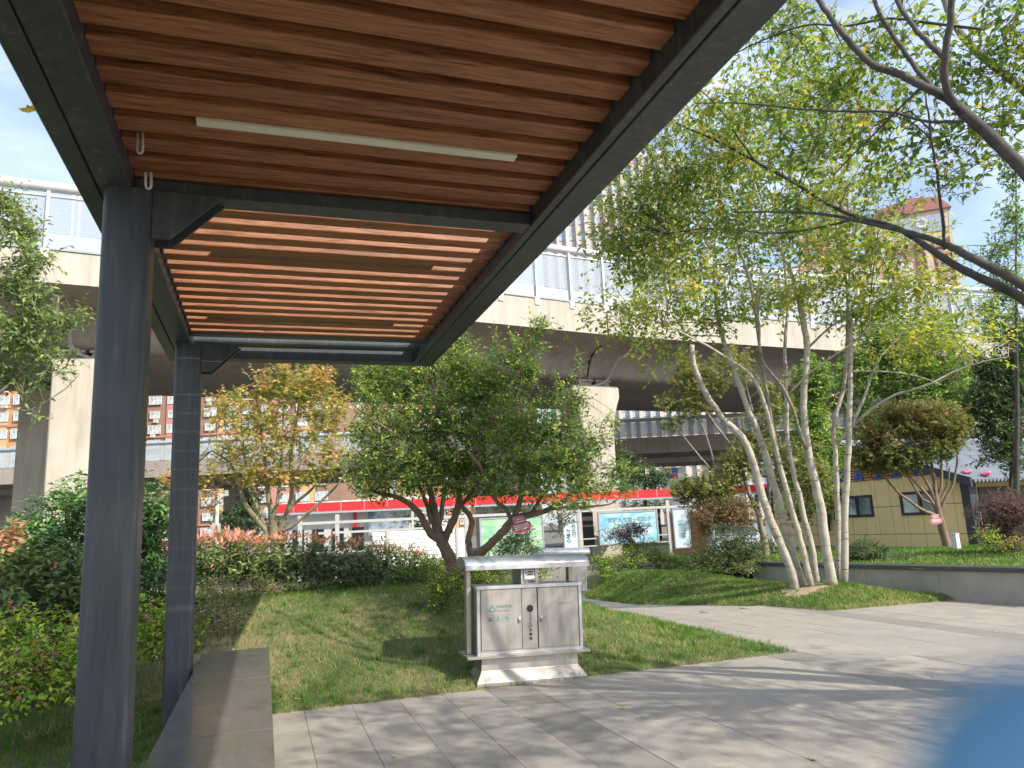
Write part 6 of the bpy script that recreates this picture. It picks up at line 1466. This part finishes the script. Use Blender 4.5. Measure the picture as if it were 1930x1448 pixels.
def tufts(hf, poly, region, n_, h, seed, vb, label):
    r = np.random.default_rng(seed); x = r.uniform(region[0], region[1], n_); y = r.uniform(region[2], region[3], n_); k = sdist(x, y, poly) > -.01; x, y = x[k], y[k]
    m = 26; cx = np.repeat(x, m) + r.normal(0, .022, len(x) * m); cy = np.repeat(y, m) + r.normal(0, .022, len(x) * m); N = len(cx); z = hf(cx, cy)
    H = np.repeat(h * (.5 + r.random(len(x))), m) * (.6 + .6 * r.random(N)); a = r.uniform(0, 6.28, N); P = np.stack([cx, cy, z - .004], 1)
    s_ = np.stack([np.cos(a), np.sin(a), np.zeros(N)], 1) * .006; ln = r.normal(0, .55, (N, 2)); T_ = P + np.stack([ln[:, 0] * H, ln[:, 1] * H, H * .85], 1)
    v = np.repeat(r.choice([.1, .35, .5, .9], len(x), p=[.35, .3, .2, .15]), m) + r.normal(0, .1, N) + vb
    o = stuff(npmesh('grass_tufts', np.stack([P - s_ / 2, P + s_ / 2, T_], 1).reshape(-1, 3), np.arange(N * 3).reshape(-1, 3), 'grass_blade', v)); tag(o, label, 'grass')
tufts(lawn_h, LAWN, (-4, 5, 2.6, 10), 1500, .075, 5, 0, 'taller darker and straw coloured grass tufts scattered over the left lawn')
tufts(isle_h, ISLE, (6.2, 9.6, 8.4, 13), 420, .065, 6, .1, 'taller grass tufts scattered over the island lawn')
# taller dry weeds
t = thing('dry_weeds', 'dry straw coloured weeds by the bench end below the hedge', 'weeds', at(430, 1180, 7.3)); f = Foliage(91); r = f.r
n_ = 1500; c_ = np.stack([r.uniform(-.95, .25, n_), r.uniform(6.9, 8.3, n_), np.zeros(n_)], 1); c_ = c_[(c_[:, 0] - .1 < (8.4 - c_[:, 1]) * .3 - .3)]; n_ = len(c_); c_[:, 2] = lawn_h(c_[:, 0], c_[:, 1])
d_ = unit(r.normal(size=(n_, 3)) * np.array([.5, .5, .2]) + np.array([0, 0, .8])); L_w = r.uniform(.05, .17, n_)
f.twig(c_, c_ + d_ * L_w[:, None], np.full(n_, .0014), np.full(n_, .0006)); mk('straw', (.42, .34, .19), (.32, .26, .14), .9)
f.finish(t, 'leaf_dry_shrub', 'straw', twigs='stalks')

# ---- fallen leaves lying about
def fallen(P, s, v, label, seed, flat=True, grp='fallen leaves on the paving'):
    r = random.Random(seed); mb = MB(); a = r.uniform(0, 6.3); n = 12; P = V(P)
    vs = [P + Vector((0, 0, s * .12))]
    for k in range(n):
        q = 2 * math.pi * k / n; rr_ = s * (.5 + .28 * math.cos(2 * q) + (.12 if k % 2 else -.04)); vs.append(P + Vector((rr_ * math.cos(q + a), rr_ * math.sin(q + a), r.uniform(0, .28) * s)))
    mb.add(vs, [(0, 1 + k, 1 + (k + 1) % n) for k in range(n)]); me = mb.mesh('fallen_leaf', 'fallen')
    at_ = me.attributes.new('v', 'FLOAT', 'FACE'); at_.data.foreach_set('value', [v] * len(me.polygons))
    o = link('fallen_leaf', me); return tag(o, label, 'leaf', grp)
FL = [(743, 1427, .030, .45, 'tan leaf on the paving nearest the bench, bottom of the picture'), (869, 1330, .026, .5, 'curled tan leaf on the paving left of the bin base'), (1172, 1336, .034, .1, 'yellow leaf lying on the paving right of the dark stone band'), (1031, 1314, .022, .15, 'small yellow leaf just below the bin base'),
      (1532, 1432, .045, .4, 'long tan leaf at the bottom edge right of centre'), (1710, 1283, .03, .2, 'yellowish leaf near the blue blurred shape'), (1758, 1277, .024, .9, 'dark curled leaf beside the yellowish one'), (1719, 1374, .026, .35, 'tan leaf low beside the blue blur'), (1484, 1336, .022, .2, 'small yellow leaf mid paving below the lawn tip'), (1532, 1217, .024, .5, 'tan leaf on the paving right of the lawn tip'), (1666, 1245, .028, .02, 'bright yellow leaf in the sunlit strip'), (1594, 1192, .022, .5, 'pale leaf on the sunlit paving before the island'), (1876, 1191, .028, .4, 'pale leaf near the right edge of the paving'), (1415, 1186, .02, 1., 'dark leaf on the path above the lawn tip'), (1690, 1174, .018, .4, 'small pale leaf on the far paving'), (892, 1348, .016, .3, 'tiny leaf left of the dark stone band'), (1400, 1262, .016, .9, 'dark speck of leaf below the lawn edge'), (1323, 1260, .022, 1., 'dark leaf against the lawn edge'), (1250, 1305, .02, .25, 'faint yellow leaf in front of the lawn'), (1878, 1245, .022, .45, 'pale leaf in the bright strip at right'), (1760, 1170, .016, .9, 'dark speck of leaf on the far paving')]
for i, (px, py, s_, v_, lb) in enumerate(FL):
    p = gz(px, py, 0.002); fallen(p, s_, v_, lb, i)
for i, (px, py, z_) in enumerate(((100, 1372, .1), (52, 1390, .1), (135, 1365, .1), (730, 1253, .02), (660, 1310, .02), (560, 1325, .02))):
    p = gz(px, py, z_); p[2] = float(lawn_h(p[0], p[1])) + .02; fallen(p, .035, [.1, .4, .2, .95, .9, .5][i], ['orange yellow leaf on the grass at lower left', 'tan leaf on the ground at far lower left', 'small yellow leaf right of the orange one at lower left', 'red brown leaf lying in the lawn', 'brown leaf in the lawn edge', 'tan leaf in the lawn near the bench end'][i], 60 + i, grp='fallen leaves on the grass')
p = at(60, 208, 3.2); o = fallen(p, .07, .02, 'yellow leaf stuck at the outer edge of the left roof beam', 99, grp='leaf on the roof')
# ---- blue object close to the lens at the lower right
mk('blue_fabric', (.16, .38, .58), (.14, .34, .54), .75, scale=40)
c0 = at(2045, 1560, .050); c1 = at(2170, 1930, .056); c2 = at(2200, 2600, .07)
o = MB().tube([c0 + (c0 - c1) * .0, c0 * .7 + c1 * .3, c1, c2], [.0105, .0112, .0118, .012], 28)
hemi = []
ax = unit((c0 - c1)[None])[0]
for k in range(1, 6):
    a = rad(90 * k / 6); hemi.append((c0 + ax * .0105 * math.sin(a), .0105 * math.cos(a)))
o = MB().tube([h[0] for h in hemi[::-1]] + [c0, c0 * .7 + c1 * .3, c1, c2], [max(.0004, h[1]) for h in hemi[::-1]] + [.0105, .0112, .0118, .012], 28)
o = o.obj('blue_cloth_edge', 'blue_fabric', None, True); tag(o, 'rounded blue fabric tip very close to the lens, blurred at lower right', 'fabric')
